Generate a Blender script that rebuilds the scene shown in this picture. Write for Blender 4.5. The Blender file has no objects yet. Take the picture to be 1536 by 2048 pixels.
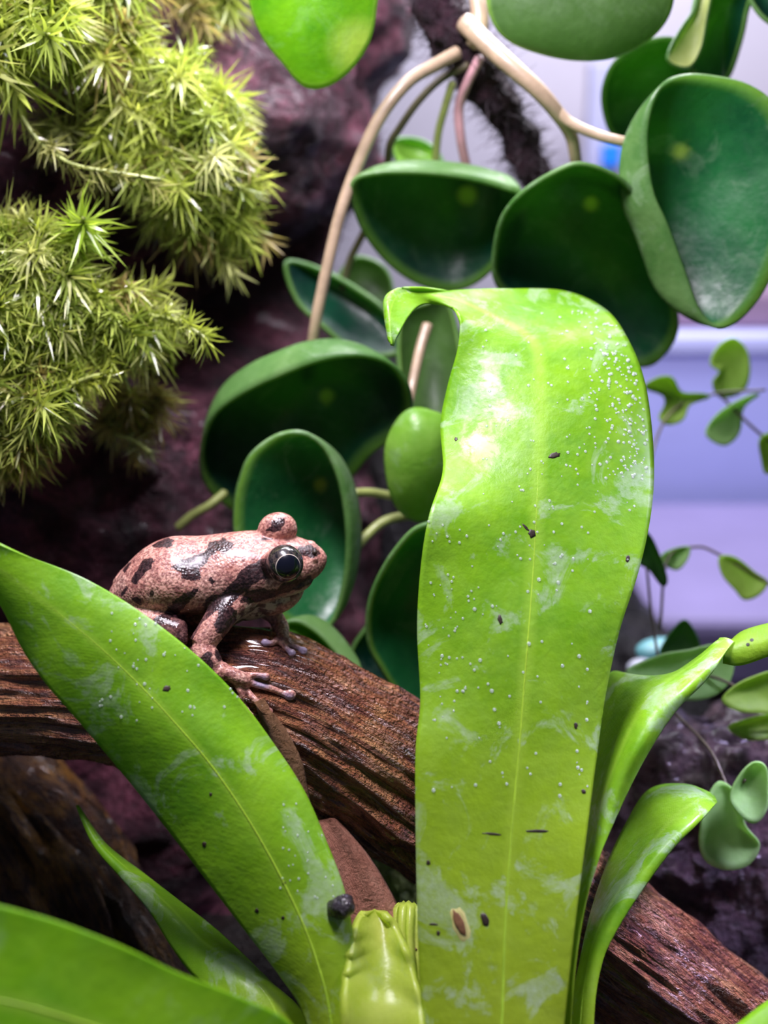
import bpy, math, random
import numpy as np
from mathutils import Vector, noise as mnoise
from mathutils.bvhtree import BVHTree

S = bpy.context.scene
COL = S.collection
S.unit_settings.system = 'METRIC'
S.unit_settings.scale_length = 0.1          # one unit is ten centimetres
RNG = np.random.default_rng(7)

# ------------------------------------------------------------------ camera
FPX = 2600.0
PITCH = math.radians(18)
CAM = np.array([0.0, 0.0, 2.2])
AX = np.array([1.0, 0, 0])
AF = np.array([0, math.cos(PITCH), -math.sin(PITCH)])
AU = np.array([0, math.sin(PITCH), math.cos(PITCH)])
cd = bpy.data.cameras.new('camera')
cam = bpy.data.objects.new('camera', cd); COL.objects.link(cam)
cam.location = CAM; cam.rotation_euler = (math.pi/2 - PITCH, 0, 0)
cd.sensor_fit = 'VERTICAL'; cd.sensor_height = 36.0; cd.sensor_width = 27.0
cd.lens = FPX/2048*36.0
cd.clip_start = 0.02; cd.clip_end = 100
cd.dof.use_dof = True; cd.dof.focus_distance = 2.52; cd.dof.aperture_fstop = 0.85
S.camera = cam

def W(x, d, v):                              # right, forward, up of the viewpoint -> world
    return CAM + x*AX + d*AF + v*AU
def P(px, py, d):                            # surveyed point of the photograph at distance d -> world
    px = np.asarray(px, float); py = np.asarray(py, float); d = np.asarray(d, float)
    x = (px-768)/FPX*d; v = (1024-py)/FPX*d
    return CAM + x[..., None]*AX + d[..., None]*AF + v[..., None]*AU

# ------------------------------------------------------------------ light
wd = bpy.data.worlds.new('World'); S.world = wd; wd.use_nodes = True
bg = wd.node_tree.nodes['Background']
bg.inputs[0].default_value = (0.62, 0.66, 1.0, 1); bg.inputs[1].default_value = 0.10
def area(name, loc, target, sx, sy, power, col):
    l = bpy.data.lights.new(name, 'AREA'); l.shape = 'RECTANGLE'; l.size = sx; l.size_y = sy
    l.energy = power; l.color = col
    o = bpy.data.objects.new(name, l); COL.objects.link(o); o.location = loc
    o.rotation_euler = (Vector(target)-Vector(loc)).to_track_quat('-Z', 'Y').to_euler()
    return o
area('hood_lamp', W(-0.35, 1.75, 1.80), W(0.0, 2.65, -0.15), 1.0, 0.40, 96, (0.95, 0.87, 1.0))
area('hood_lamp_rear', W(0.1, 3.2, 2.1), W(0.0, 3.0, 0.0), 1.6, 0.4, 72, (0.93, 0.88, 1.0))
area('added_side_fill', W(1.55, 2.15, 0.95), W(0.62, 2.60, -0.80), 0.30, 0.5, 6.5, (0.66, 0.58, 1.0)).data.spread = math.radians(40)  # no known source: added to brighten the log and lower right fronds
area('added_backdrop_fill', W(0.9, 4.1, 2.9), W(0.7, 5.6, 0.0), 2.0, 0.6, 130, (0.9, 0.9, 1.0))  # unseen light, added to brighten the wall and tub
S.view_settings.view_transform = 'Standard'; S.view_settings.look = 'None'
S.view_settings.exposure = 0.15; S.view_settings.gamma = 1.0
S.view_settings.use_curve_mapping = False

# ------------------------------------------------------------------ helpers
def setp(o, label=None, cat=None, group=None, kind=None):
    if label: o['label'] = label
    if cat: o['category'] = cat
    if group: o['group'] = group
    if kind: o['kind'] = kind
    return o
def empty(name, loc, label, cat, group=None):
    o = bpy.data.objects.new(name, None); COL.objects.link(o); o.location = loc
    o.empty_display_size = 0.05; o['_base'] = [float(c) for c in loc]
    return setp(o, label, cat, group)
def root_base(o):
    while o.parent: o = o.parent
    return np.array(o['_base']) if '_base' in o else np.array(o.location)
def mesh_obj(name, verts, faces, mat, parent=None, attrs=None, smooth=True, solid=0.0, base=None, offset=0.0, subs=0):
    verts = np.asarray(verts, float)
    if parent is not None: b = root_base(parent)
    elif base is not None: b = np.asarray(base, float)
    else: b = np.array([verts[:, 0].mean(), verts[:, 1].mean(), verts[:, 2].min()])
    me = bpy.data.meshes.new(name)
    me.from_pydata((verts-b).tolist(), [], faces if isinstance(faces, list) else faces.tolist())
    me.materials.append(mat)
    if attrs:
        for k, (tp, arr) in attrs.items():
            a = me.attributes.new(k, tp, 'POINT')
            arr = np.asarray(arr, np.float32)
            a.data.foreach_set({'FLOAT': 'value', 'FLOAT_VECTOR': 'vector', 'FLOAT_COLOR': 'color'}[tp], arr.ravel())
    if smooth: me.polygons.foreach_set('use_smooth', np.ones(len(me.polygons), bool))
    me.update()
    o = bpy.data.objects.new(name, me); COL.objects.link(o)
    if parent is not None: o.parent = parent
    else:
        o.location = b; o['_base'] = [float(c) for c in b]
    if solid:
        m = o.modifiers.new('thickness', 'SOLIDIFY'); m.thickness = solid; m.offset = offset
    if subs:
        m = o.modifiers.new('sub', 'SUBSURF'); m.levels = subs; m.render_levels = subs
    return o

def catmull(pts, n, closed=False, t=None):
    pts = np.asarray(pts, float); k = len(pts)
    if t is None:
        t = np.linspace(0, k if closed else k-1, n, endpoint=not closed)
    t = np.asarray(t, float)
    i = np.floor(t).astype(int)
    if not closed: i = np.clip(i, 0, k-2)
    u = (t-i)[:, None]
    def g(j):
        if closed: return pts[j % k]
        r = pts[np.clip(j, 0, k-1)].copy()
        lo = j < 0; hi = j > k-1
        if lo.any(): r[lo] = 2*pts[0]-pts[1]
        if hi.any(): r[hi] = 2*pts[-1]-pts[-2]
        return r
    p0, p1, p2, p3 = g(i-1), g(i), g(i+1), g(i+2)
    return 0.5*((2*p1)+(-p0+p2)*u+(2*p0-5*p1+4*p2-p3)*u*u+(-p0+3*p1-3*p2+p3)*u**3)

def grid_faces(nu, nv, closed_v=False):
    f = []
    vv = nv if closed_v else nv-1
    for i in range(nu-1):
        for j in range(vv):
            a = i*nv+j; b = i*nv+(j+1) % nv
            f.append((a, b, b+nv, a+nv))
    return f

def tube_arrays(pts, radii, ns=12, n=None, cap=True):
    """tube through 3-D points with radii; returns verts, faces, (along, around)"""
    pts = np.asarray(pts, float); radii = np.asarray(radii, float)
    if n is None: n = max(8, len(pts)*6)
    c = catmull(np.c_[pts, radii], n)
    p, r = c[:, :3], np.maximum(c[:, 3], 1e-5)
    tg = np.gradient(p, axis=0); tg /= np.linalg.norm(tg, axis=1)[:, None]+1e-12
    ref = np.array([0.13, -0.9, 0.4]); nx = np.cross(tg[0], ref); nx /= np.linalg.norm(nx)
    V = []; A = []
    ang = np.linspace(0, 2*math.pi, ns, endpoint=False)
    L = np.r_[0, np.cumsum(np.linalg.norm(np.diff(p, axis=0), axis=1))]
    for i in range(n):
        nx = nx-tg[i]*np.dot(nx, tg[i]); nx /= np.linalg.norm(nx)
        ny = np.cross(tg[i], nx)
        V.append(p[i]+r[i]*(np.cos(ang)[:, None]*nx+np.sin(ang)[:, None]*ny))
        A.append(np.c_[np.full(ns, L[i]), ang, np.zeros(ns)])
    V = np.concatenate(V); A = np.concatenate(A)
    F = grid_faces(n, ns, True)
    if cap:
        V = np.r_[V, [p[0]-tg[0]*r[0]*.6], [p[-1]+tg[-1]*r[-1]*.6]]
        A = np.r_[A, [[0, 0, 0]], [[L[-1], 0, 0]]]
        a, b = n*ns, n*ns+1
        F = F+[(a, (j+1) % ns, j) for j in range(ns)]+[(b, (n-1)*ns+j, (n-1)*ns+(j+1) % ns) for j in range(ns)]
    return V, F, A

def merge(parts):
    V = []; F = []; k = 0
    for v, f in parts:
        V.append(v); F += [tuple(i+k for i in q) for q in f]; k += len(v)
    return np.concatenate(V), F

def pxpath(rows):                            # (px, py, distance) rows -> world points
    a = np.asarray(rows, float); return P(a[:, 0], a[:, 1], a[:, 2])
def pxr(r, d): return r/FPX*d                # size in pixels at distance d -> units
def bvh(v, f): return BVHTree.FromPolygons([tuple(p) for p in v], f)
def shoot_ray(tree, px, py):
    dv = P(px, py, 1.0)-CAM
    h = tree.ray_cast(Vector(CAM), Vector(dv).normalized())
    return (np.array(h[0]), np.array(h[1])) if h[0] is not None else (None, None)
def fnoise(p, sc, oct=4):
    return mnoise.fractal(Vector((p[0]*sc, p[1]*sc, p[2]*sc)), 1.0, 2.0, oct)
def displace(V, fn):
    return np.array([fn(p) for p in V])
def vnormals(V, F):
    n = np.zeros_like(V)
    for q in F:
        a = np.cross(V[q[1]]-V[q[0]], V[q[2]]-V[q[0]])
        for i in q: n[i] += a
    return n/(np.linalg.norm(n, axis=1)[:, None]+1e-12)

# ------------------------------------------------------------------ materials
def newmat(name):
    m = bpy.data.materials.new(name); m.use_nodes = True
    nt = m.node_tree; nt.nodes.clear()
    out = nt.nodes.new('ShaderNodeOutputMaterial')
    return m, nt, out
class NB:
    def __init__(s, nt): s.nt = nt
    def n(s, t, **k):
        x = s.nt.nodes.new(t)
        for a, b in k.items(): setattr(x, a, b)
        return x
    def l(s, a, b): s.nt.links.new(a, b)
    def noise(s, vec, scale, detail=4, rough=.55, dist=0):
        x = s.n('ShaderNodeTexNoise'); x.inputs['Scale'].default_value = scale; x.inputs['Detail'].default_value = detail
        x.inputs['Roughness'].default_value = rough; x.inputs['Distortion'].default_value = dist
        if vec is not None: s.l(vec, x.inputs['Vector'])
        return x.outputs[0]
    def ramp(s, fac, stops, interp='LINEAR'):
        x = s.n('ShaderNodeValToRGB'); e = x.color_ramp; e.interpolation = interp
        while len(e.elements) < len(stops): e.elements.new(.5)
        for i, (p, c) in enumerate(stops):
            e.elements[i].position = p
            e.elements[i].color = (c, c, c, 1) if not isinstance(c, tuple) else (*c, 1)
        s.l(fac, x.inputs[0]); return x.outputs[0]
    def mix(s, f, a, b, bt='MIX'):
        x = s.n('ShaderNodeMix', data_type='RGBA', blend_type=bt)
        for v, i in ((f, 0), (a, 6), (b, 7)):
            if hasattr(v, 'links'): s.l(v, x.inputs[i])
            elif isinstance(v, tuple): x.inputs[i].default_value = (*v, 1)
            else: x.inputs[i].default_value = v
        return x.outputs[2]
    def math(s, op, a, b=None, c=None, clamp=False):
        x = s.n('ShaderNodeMath', operation=op, use_clamp=clamp)
        for i, v in enumerate((a, b, c)):
            if v is None: continue
            if hasattr(v, 'links'): s.l(v, x.inputs[i])
            else: x.inputs[i].default_value = v
        return x.outputs[0]
    def attr(s, name, out='Vector'):
        x = s.n('ShaderNodeAttribute', attribute_name=name); return x.outputs[out]
    def obj(s): return s.n('ShaderNodeTexCoord').outputs['Object']
    def mapping(s, vec, sc):
        x = s.n('ShaderNodeMapping'); x.inputs['Scale'].default_value = sc; s.l(vec, x.inputs[0]); return x.outputs[0]
    def bump(s, h, strength, dist):
        x = s.n('ShaderNodeBump'); x.inputs['Strength'].default_value = strength; x.inputs['Distance'].default_value = dist
        s.l(h, x.inputs['Height']); return x.outputs[0]
    def bsdf(s, col, rough=.5, normal=None, spec=.5, coat=0, coat_rough=.1, sss=0, sss_col=None):
        x = s.n('ShaderNodeBsdfPrincipled')
        for v, i in ((col, 'Base Color'), (rough, 'Roughness'), (spec, 'Specular IOR Level'), (coat, 'Coat Weight'), (coat_rough, 'Coat Roughness'), (sss, 'Subsurface Weight')):
            if hasattr(v, 'links'): s.l(v, x.inputs[i])
            elif isinstance(v, tuple): x.inputs[i].default_value = (*v, 1)
            else: x.inputs[i].default_value = v
        if sss: x.inputs['Subsurface Radius'].default_value = (.02, .012, .008); x.inputs['Subsurface Scale'].default_value = 1.0
        if normal is not None: s.l(normal, x.inputs['Normal'])
        return x.outputs[0]

def leaf_material(name, dark, light, trans, tw=.4, midrib=None, wet=.5, nscale=7, rough=(.22, .5), base_col=None, spot=None, spots_amount=0, rim=None, film_sheen=.35):
    m, nt, out = newmat(name); b = NB(nt); o = b.obj()
    n1 = b.noise(o, nscale, 5, .6, .4); n2 = b.noise(o, nscale*9, 3, .6)
    col = b.mix(b.ramp(n1, [(.35, 0.), (.68, 1.)]), dark, light)
    col = b.mix(b.math('MULTIPLY', b.ramp(n2, [(.45, 0.), (.75, 1.)]), .35), col, light)
    u = b.attr('uvw'); sep = b.n('ShaderNodeSeparateXYZ'); b.l(u, sep.inputs[0])
    height = b.noise(o, nscale*5, 4, .6)
    if midrib:
        f = b.ramp(b.math('ABSOLUTE', sep.outputs[0]), [(.0, 1.), (.035, .8), (.10, 0.)])
        col = b.mix(b.math('MULTIPLY', f, .75), col, midrib)
        # fine side veins running out from the midrib
        vv = b.math('SINE', b.math('MULTIPLY', b.math('SUBTRACT', sep.outputs[1], b.math('MULTIPLY', b.math('ABSOLUTE', sep.outputs[0]), .10)), 700.))
        height = b.math('ADD', height, b.math('MULTIPLY', vv, .012))
    if base_col:
        col = b.mix(b.ramp(sep.outputs[1], [(.0, 1.), (.32, 0.)]), col, base_col)
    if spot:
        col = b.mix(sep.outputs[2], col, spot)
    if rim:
        col = b.mix(b.ramp(sep.outputs[0], [(.94, 0.), (.995, 1.)]), col, rim)  # pale edge: mostly rim light, put into the leaf colour
    if spots_amount:
        v = b.n('ShaderNodeTexVoronoi'); v.inputs['Scale'].default_value = 34; b.l(o, v.inputs['Vector'])
        col = b.mix(b.ramp(v.outputs['Distance'], [(.10, spots_amount), (.16, 0.)]), col, (.02, .018, .012))
    # pale patches: dried water residue, and wet reflection put into the colour
    patch = b.ramp(b.noise(o, nscale*1.3, 6, .68, .8), [(.54, 0.), (.60, 1.)])
    fine = b.ramp(b.noise(o, 60, 4, .7), [(.35, .35), (.7, 1.)])
    fm = b.math('MULTIPLY', b.math('MULTIPLY', patch, fine), film_sheen)
    col = b.mix(fm, col, (.50, .64, .46))
    streak = b.noise(b.mapping(u, (3.0, 40., 1.)), 1.6, 5, .7, .6) if midrib else b.noise(o, nscale*4, 5, .7, .5)
    wetm = b.math('MULTIPLY', b.ramp(b.math('ADD', b.math('MULTIPLY', b.noise(o, nscale*2.2, 6, .7, .8), .6), b.math('MULTIPLY', streak, .4)), [(.47, .0), (.56, 1.)]), wet)
    rr = b.ramp(b.noise(o, nscale*3.1, 6, .7, .5), [(.40, rough[0]+.12), (.60, rough[1]+.08)])
    nrm = b.bump(height, .14, .02)
    s1 = b.bsdf(col, rr, nrm, .38, wetm, .30)
    t = b.n('ShaderNodeBsdfTranslucent'); 
    tc = b.mix(.55, trans, b.mix(1., col, (1.6, 1.6, 1.2), 'MULTIPLY'))
    b.l(tc, t.inputs[0])
    mx = b.n('ShaderNodeMixShader'); mx.inputs[0].default_value = tw
    b.l(s1, mx.inputs[1]); b.l(t.outputs[0], mx.inputs[2]); b.l(mx.outputs[0], out.inputs[0])
    return m

def earthy(name, stops, scale=9, rough=(.25, .6), bumps=(.8, .03), fine=60, coat=.0, spec=.5, mossy=None):
    m, nt, out = newmat(name); b = NB(nt); o = b.obj()
    c = b.ramp(b.noise(o, scale, 8, .65, .6), stops)
    f = b.noise(o, fine, 4, .7)
    c = b.mix(b.ramp(f, [(.35, .55), (.6, 0.)]), c, stops[0][1])
    if mossy: c = b.mix(b.ramp(b.noise(o, scale*.6, 5, .6), [(.52, 0.), (.62, .9)]), c, mossy)
    r = b.ramp(b.noise(o, scale*2.3, 5, .6), [(.38, rough[0]), (.62, rough[1])])
    h = b.math('ADD', b.noise(o, fine*.5, 6, .7), b.math('MULTIPLY', f, .4))
    s = b.bsdf(c, r, b.bump(h, bumps[0], bumps[1]), spec, coat, .12)
    b.l(s, out.inputs[0]); return m

def wood_material(name, stops, rough=(.18, .55), coat=.5, grain=70, fine=150, crack=.8, spec=.7):
    m, nt, out = newmat(name); b = NB(nt); g = b.attr('uvw'); o = b.obj()
    st = b.mapping(g, (4.2, grain*.055, 1)); st2 = b.mapping(g, (16., grain*.3, 1))
    n1 = b.noise(o, 6.5, 6, .62, .6); n2 = b.noise(st, 3.2, 6, .65, .5); n3 = b.noise(st2, 2.6, 4, .6, .2)
    f = b.math('ADD', b.math('MULTIPLY', n1, .55), b.math('MULTIPLY', n2, .45))
    c = b.ramp(f, stops)
    c = b.mix(b.ramp(n3, [(.36, crack), (.54, 0.)]), c, (.012, .006, .008))
    fz = b.noise(o, fine, 3, .6)
    h = b.math('ADD', b.math('ADD', b.math('MULTIPLY', n3, .6), b.math('MULTIPLY', n2, .5)), b.math('MULTIPLY', fz, 1.5))
    r = b.ramp(b.noise(o, 14, 4, .6), [(.38, rough[0]), (.62, rough[1])])
    s = b.bsdf(c, r, b.bump(h, 1.0, .035), spec, coat, .10)
    b.l(s, out.inputs[0]); return m

def plain(name, col, rough=.5, spec=.5, var=.12, scale=4, coat=0):
    m, nt, out = newmat(name); b = NB(nt); o = b.obj()
    d = tuple(c*(1-var*2.5) for c in col)
    c = b.mix(b.ramp(b.noise(o, scale, 4, .6), [(.35, 0.), (.65, 1.)]), d, col)
    b.l(b.bsdf(c, rough, b.bump(b.noise(o, scale*14, 3), .15, .01), spec, coat), out.inputs[0]); return m

M = {}
M['fern'] = leaf_material('fern_leaf', (.14, .385, .008), (.28, .57, .018), (.42, .74, .02), .22, midrib=(.33, .62, .04), wet=.5, nscale=5.5, base_col=(.34, .46, .02), film_sheen=.62)
M['fern_front'] = leaf_material('fern_leaf_front', (.15, .43, .006), (.29, .60, .015), (.42, .78, .02), .30, midrib=(.33, .62, .04), wet=.3, nscale=4, film_sheen=.2)
M['fern_tip'] = leaf_material('fern_spore_tip', (.16, .36, .01), (.28, .50, .02), (.36, .6, .02), .35, wet=.3, nscale=8, spots_amount=1.0, film_sheen=.1)
M['fern_young'] = leaf_material('fern_young', (.48, .62, .06), (.66, .76, .16), (.70, .85, .12), .45, wet=.9, nscale=6, rough=(.1, .35), film_sheen=.2)
M['midrib'] = plain('fern_midrib', (.40, .66, .04), .35, .5, .1, 12, .3)
M['round'] = leaf_material('round_leaf_shaded', (.002, .020, .020), (.005, .060, .030), (.16, .50, .008), .32, wet=.45, nscale=6, rough=(.2, .42), spot=(.40, .55, .06), rim=(.13, .30, .04), film_sheen=.06)  # leaf shade put into the colour: darker copy of the green leaf
M['round_lit'] = leaf_material('round_leaf_bright', (.05, .22, .006), (.16, .40, .006), (.48, .75, .004), .45, wet=.35, nscale=7, rough=(.22, .45), spot=(.45, .60, .08), rim=(.30, .5, .06), film_sheen=.10)  # backlit copy: part of the glow is put into the colour
M['round_green'] = leaf_material('round_leaf_green', (.006, .085, .030), (.016, .17, .042), (.16, .50, .008), .32, wet=.45, nscale=6, rough=(.2, .42), spot=(.40, .58, .06), rim=(.16, .36, .04), film_sheen=.14)
M['round_back'] = leaf_material('round_leaf_underside', (.07, .20, .04), (.16, .31, .09), (.25, .55, .05), .3, wet=.4, nscale=6, rough=(.25, .45), film_sheen=.25)
M['round_olive'] = leaf_material('round_leaf_olive', (.045, .11, .02), (.075, .16, .035), (.14, .28, .03), .25, wet=.2, nscale=5, rough=(.3, .5), spot=(.4, .5, .1), rim=(.2, .38, .06), film_sheen=.05)
M['round_pale'] = leaf_material('round_leaf_pale', (.18, .45, .03), (.30, .58, .08), (.4, .7, .08), .35, wet=.6, nscale=8, rough=(.15, .4), film_sheen=.25)
M['yellow_leaf'] = leaf_material('yellow_leaf', (.50, .58, .16), (.68, .74, .30), (.7, .8, .2), .4, wet=.2, nscale=7, film_sheen=.1)
M['maiden'] = leaf_material('maidenhair_leaflet', (.25, .45, .05), (.38, .58, .10), (.5, .7, .12), .42, wet=.15, nscale=8, rough=(.4, .6), film_sheen=.05)
M['maiden_pale'] = leaf_material('maidenhair_pale', (.30, .55, .16), (.42, .68, .26), (.5, .8, .25), .4, wet=.2, nscale=8, rough=(.35, .55), film_sheen=.15)
M['maiden_dark'] = leaf_material('maidenhair_dark', (.04, .16, .03), (.08, .26, .04), (.15, .4, .05), .35, wet=.2, nscale=8, rough=(.4, .6), film_sheen=.05)
M['petiole'] = plain('petiole', (.50, .37, .24), .38, .5, .14, 14, .3)
M['petiole_green'] = plain('petiole_green', (.36, .42, .12), .38, .5, .14, 14, .3)
M['petiole_pink'] = plain('petiole_pink', (.55, .30, .32), .38, .5, .12, 14, .3)
M['petiole_dark'] = plain('petiole_dark', (.12, .10, .05), .45, .5, .15, 14, .2)
M['stem_dark'] = earthy('rooty_stem', [(.3, (.010, .005, .010)), (.6, (.05, .02, .03)), (.8, (.16, .07, .08))], 14, (.4, .7), (.9, .03), 70, .0, .25)
M['fibre'] = plain('root_fibre', (.022, .012, .018), .6)
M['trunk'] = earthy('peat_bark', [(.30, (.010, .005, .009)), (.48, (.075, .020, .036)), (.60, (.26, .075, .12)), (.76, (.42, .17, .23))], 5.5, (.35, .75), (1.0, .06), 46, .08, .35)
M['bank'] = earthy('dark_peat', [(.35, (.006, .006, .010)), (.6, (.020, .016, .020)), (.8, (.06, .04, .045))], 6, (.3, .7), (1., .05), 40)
M['bark'] = earthy('wet_bark', [(.30, (.02, .012, .022)), (.48, (.11, .06, .08)), (.62, (.25, .15, .18)), (.80, (.36, .24, .27))], 7, (.2, .6), (1., .05), 40, .4)
M['soil'] = earthy('soil', [(.3, (.008, .006, .007)), (.7, (.05, .034, .03))], 10, (.4, .8), (1., .05), 50)
M['log'] = wood_material('log_wood', [(.36, (.075, .026, .028)), (.43, (.26, .085, .06)), (.51, (.54, .20, .09)), (.60, (.80, .40, .17))], (.15, .45), .9, 70, 105, .7)
M['stump'] = wood_material('stump_wood', [(.38, (.04, .02, .02)), (.48, (.15, .06, .03)), (.56, (.42, .19, .035)), (.66, (.70, .34, .05))], (.35, .7), .1)
M['splinter'] = wood_material('splinter_wood', [(.3, (.34, .15, .06)), (.5, (.58, .29, .13)), (.7, (.72, .42, .22))], (.45, .65), .05, 120, 90, .4, .4)
M['chip'] = wood_material('chip_wood', [(.34, (.42, .13, .08)), (.5, (.78, .34, .22)), (.66, (.88, .48, .33))], (.5, .75), .0, 120, 90, .5, .3)
M['wall'] = plain('back_wall', (.44, .41, .48), .7, .2, .05, 1.0)
M['tub'] = plain('tub_plastic', (.50, .53, .98), .5, .3, .03, 1.0)
M['tub_rim'] = plain('tub_rim', (.55, .58, .92), .4, .4, .03, 1.0)
M['tray'] = plain('pink_tray', (.27, .23, .44), .5, .3, .05, 2.0)
M['mauve'] = plain('mauve_cloth', (.30, .20, .30), .8, .2, .08, 2.0)
M['post'] = plain('grey_post', (.36, .36, .52), .5, .4, .05, 2)
M['blue'] = plain('blue_tab', (.012, .20, .80), .4, .5, .04, 4)
M['teal'] = plain('teal_stone', (.20, .52, .56), .4, .5, .1, 8)
M['pebble'] = plain('pale_stone', (.55, .58, .68), .4, .5, .1, 8)
M['pellet'] = earthy('pellet', [(.35, (.006, .004, .006)), (.7, (.045, .025, .035))], 30, (.12, .4), (.9, .02), 60, .5)
M['speck'] = plain('speck', (.035, .022, .012), .5)
M['scar'] = plain('scar', (.24, .12, .05), .6, .3, .2, 40)
M['scar_edge'] = plain('scar_edge', (.62, .60, .20), .6, .3, .1, 40)
def water_material():
    m, nt, out = newmat('water'); b = NB(nt)
    t = b.n('ShaderNodeBsdfTransparent')
    g = b.bsdf((.80, .92, .80), .06, None, .9, 1.0, .03)  # whitish base puts the sparkle of clear drops into the colour
    mx = b.n('ShaderNodeMixShader'); mx.inputs[0].default_value = .36
    b.l(t.outputs[0], mx.inputs[1]); b.l(g, mx.inputs[2]); b.l(mx.outputs[0], out.inputs[0]); return m
M['water'] = water_material()
def moss_material():
    m, nt, out = newmat('moss'); b = NB(nt); c = b.attr('Col', 'Color')
    s1 = b.bsdf(c, .28, None, .6, .5, .15)
    t = b.n('ShaderNodeBsdfTranslucent'); b.l(b.mix(1., c, (1.3, 1.3, .8), 'MULTIPLY'), t.inputs[0])
    mx = b.n('ShaderNodeMixShader'); mx.inputs[0].default_value = .4
    b.l(s1, mx.inputs[1]); b.l(t.outputs[0], mx.inputs[2]); b.l(mx.outputs[0], out.inputs[0]); return m
M['moss'] = moss_material()
M['palemoss'] = earthy('pale_moss', [(.35, (.04, .07, .02)), (.5, (.26, .34, .07)), (.7, (.55, .62, .35))], 9, (.4, .7), (.6, .03), 40)

# ------------------------------------------------------------------ setting
def box_frame(name, x0, x1, d0, d1, v0, v1, mat, parent=None, bev=0.0):
    c = [(x, d, v) for x in (x0, x1) for d in (d0, d1) for v in (v0, v1)]
    V = np.array([W(*q) for q in c])
    F = [(0, 1, 3, 2), (4, 6, 7, 5), (0, 4, 5, 1), (2, 3, 7, 6), (0, 2, 6, 4), (1, 5, 7, 3)]
    o = mesh_obj(name, V, F, mat, parent, smooth=False)
    if bev:
        m = o.modifiers.new('bevel', 'BEVEL'); m.width = bev; m.segments = 3
    return o
GZ = 0.28                                                     # top of the soil
def world_box(name, x0, x1, y0, y1, z0, z1, mat, parent=None, bev=0.0, base=None):
    V = np.array([(x, y, z) for x in (x0, x1) for y in (y0, y1) for z in (z0, z1)], float)
    F = [(0, 1, 3, 2), (4, 6, 7, 5), (0, 4, 5, 1), (2, 3, 7, 6), (0, 2, 6, 4), (1, 5, 7, 3)]
    o = mesh_obj(name, V, F, mat, parent, smooth=False, base=base)
    if bev:
        m = o.modifiers.new('bevel', 'BEVEL'); m.width = bev; m.segments = 3
    return o
# soil floor: lumpy height field
nx, ny = 90, 90
gx = np.linspace(-3.2, 3.2, nx); gy = np.linspace(.9, 6.2, ny)
V = np.array([(x, y, GZ-.04+.035*fnoise((x, y, 0), 3.0)) for x in gx for y in gy])
fl = mesh_obj('floor', V, grid_faces(nx, ny), M['soil'], base=(0, 3, GZ)); setp(fl, 'dark damp soil floor of the terrarium', kind='structure')
wl = world_box('wall_back', -3.3, 3.3, 6.2, 6.3, GZ-.1, 5.2, M['wall']); setp(wl, 'pale lavender grey wall behind the terrarium', kind='structure')

def py_at(py, y):          # world height of image row py at world depth y
    # ray direction
    dv = P(768., py, 1.0)-CAM; k = y/dv[1]; return CAM[2]+k*dv[2]
def px_at(px, py, y):
    dv = P(px, py, 1.0)-CAM; k = y/dv[1]; return k*dv[0]
# plastic tub behind on the right
ytub = 5.35
tz = py_at(668, ytub); tx0 = px_at(1180, 900, ytub)
tub = empty('storage_tub', (tx0+.9, ytub+.25, GZ), 'lavender white plastic tub filling the background behind the maidenhair leaves', 'tub')
world_box('body', tx0, tx0+2.0, ytub, ytub+.5, GZ, tz-.08, M['tub'], tub, .02)
world_box('rim', tx0-.03, tx0+2.03, ytub-.03, ytub+.53, tz-.08, tz, M['tub_rim'], tub, .015)
mv = world_box('folded_cloth', px_at(1290, 640, 5.6), px_at(1290, 640, 5.6)+1.9, 5.45, 5.8, tz+.001, tz+.16, M['mauve'], None, .03)
setp(mv, 'blurred mauve cloth lying on top of the lavender tub', 'cloth')
tr = world_box('shallow_tray', px_at(1300, 1260, 4.0), px_at(1300, 1260, 4.0)+1.2, 3.95, 5.25, GZ, py_at(1240, 3.95), M['tray'], None, .05)
setp(tr, 'pale pink shallow tray in front of the lavender tub', 'tray')
ps = empty('upright_post', (px_at(1200, 300, 5.9), 5.9, GZ), 'bluish grey upright post behind the round leaves', 'post')
world_box('shaft', px_at(1172, 300, 5.9), px_at(1240, 300, 5.9), 5.88, 5.98, GZ, py_at(125, 5.9), M['post'], ps, .01)
world_box('blue_tab', px_at(1204, 300, 5.86), px_at(1240, 300, 5.86), 5.84, 5.88, py_at(332, 5.86), py_at(288, 5.86), M['blue'], ps, .005)['label'] = 'bright blue tab'

# ------------------------------------------------------------------ lumpy bodies
def mound(name, outline, d, bulge, mat, amp=.05, sc=3., n=90, rings=40, seed=0., back=.25, parent=None, power=2.0, fine=.01):
    """closed lump whose outline is surveyed at distance d and which bulges toward the viewer"""
    c = catmull(outline, n, True)
    cen = c.mean(0)
    V = []; k = 0
    for side in (0, 1):
        rr = np.linspace(1, 0, rings)[(0 if side == 0 else 1):]
        for r in rr:
            q = cen+(c-cen)*r
            h = (1-r**power)
            dep = d-bulge*h if side == 0 else d+back*math.sqrt(max(0, 1-r*r))
            V.append(P(q[:, 0], q[:, 1], np.full(n, dep)))
    # order: front centre -> rim -> back centre
    front = V[:rings][::-1]; backs = V[rings:]
    V = np.concatenate(front+backs)
    nr = rings+len(backs)
    F = grid_faces(nr, n, True)
    N = vnormals(V, F)
    off = np.array([amp*fnoise(p+seed, sc, 5)+fine*fnoise(p-seed, sc*7, 3) for p in V])
    V = V+N*off[:, None]
    o = mesh_obj(name, V, F, mat, parent)
    return o, V, F

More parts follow.
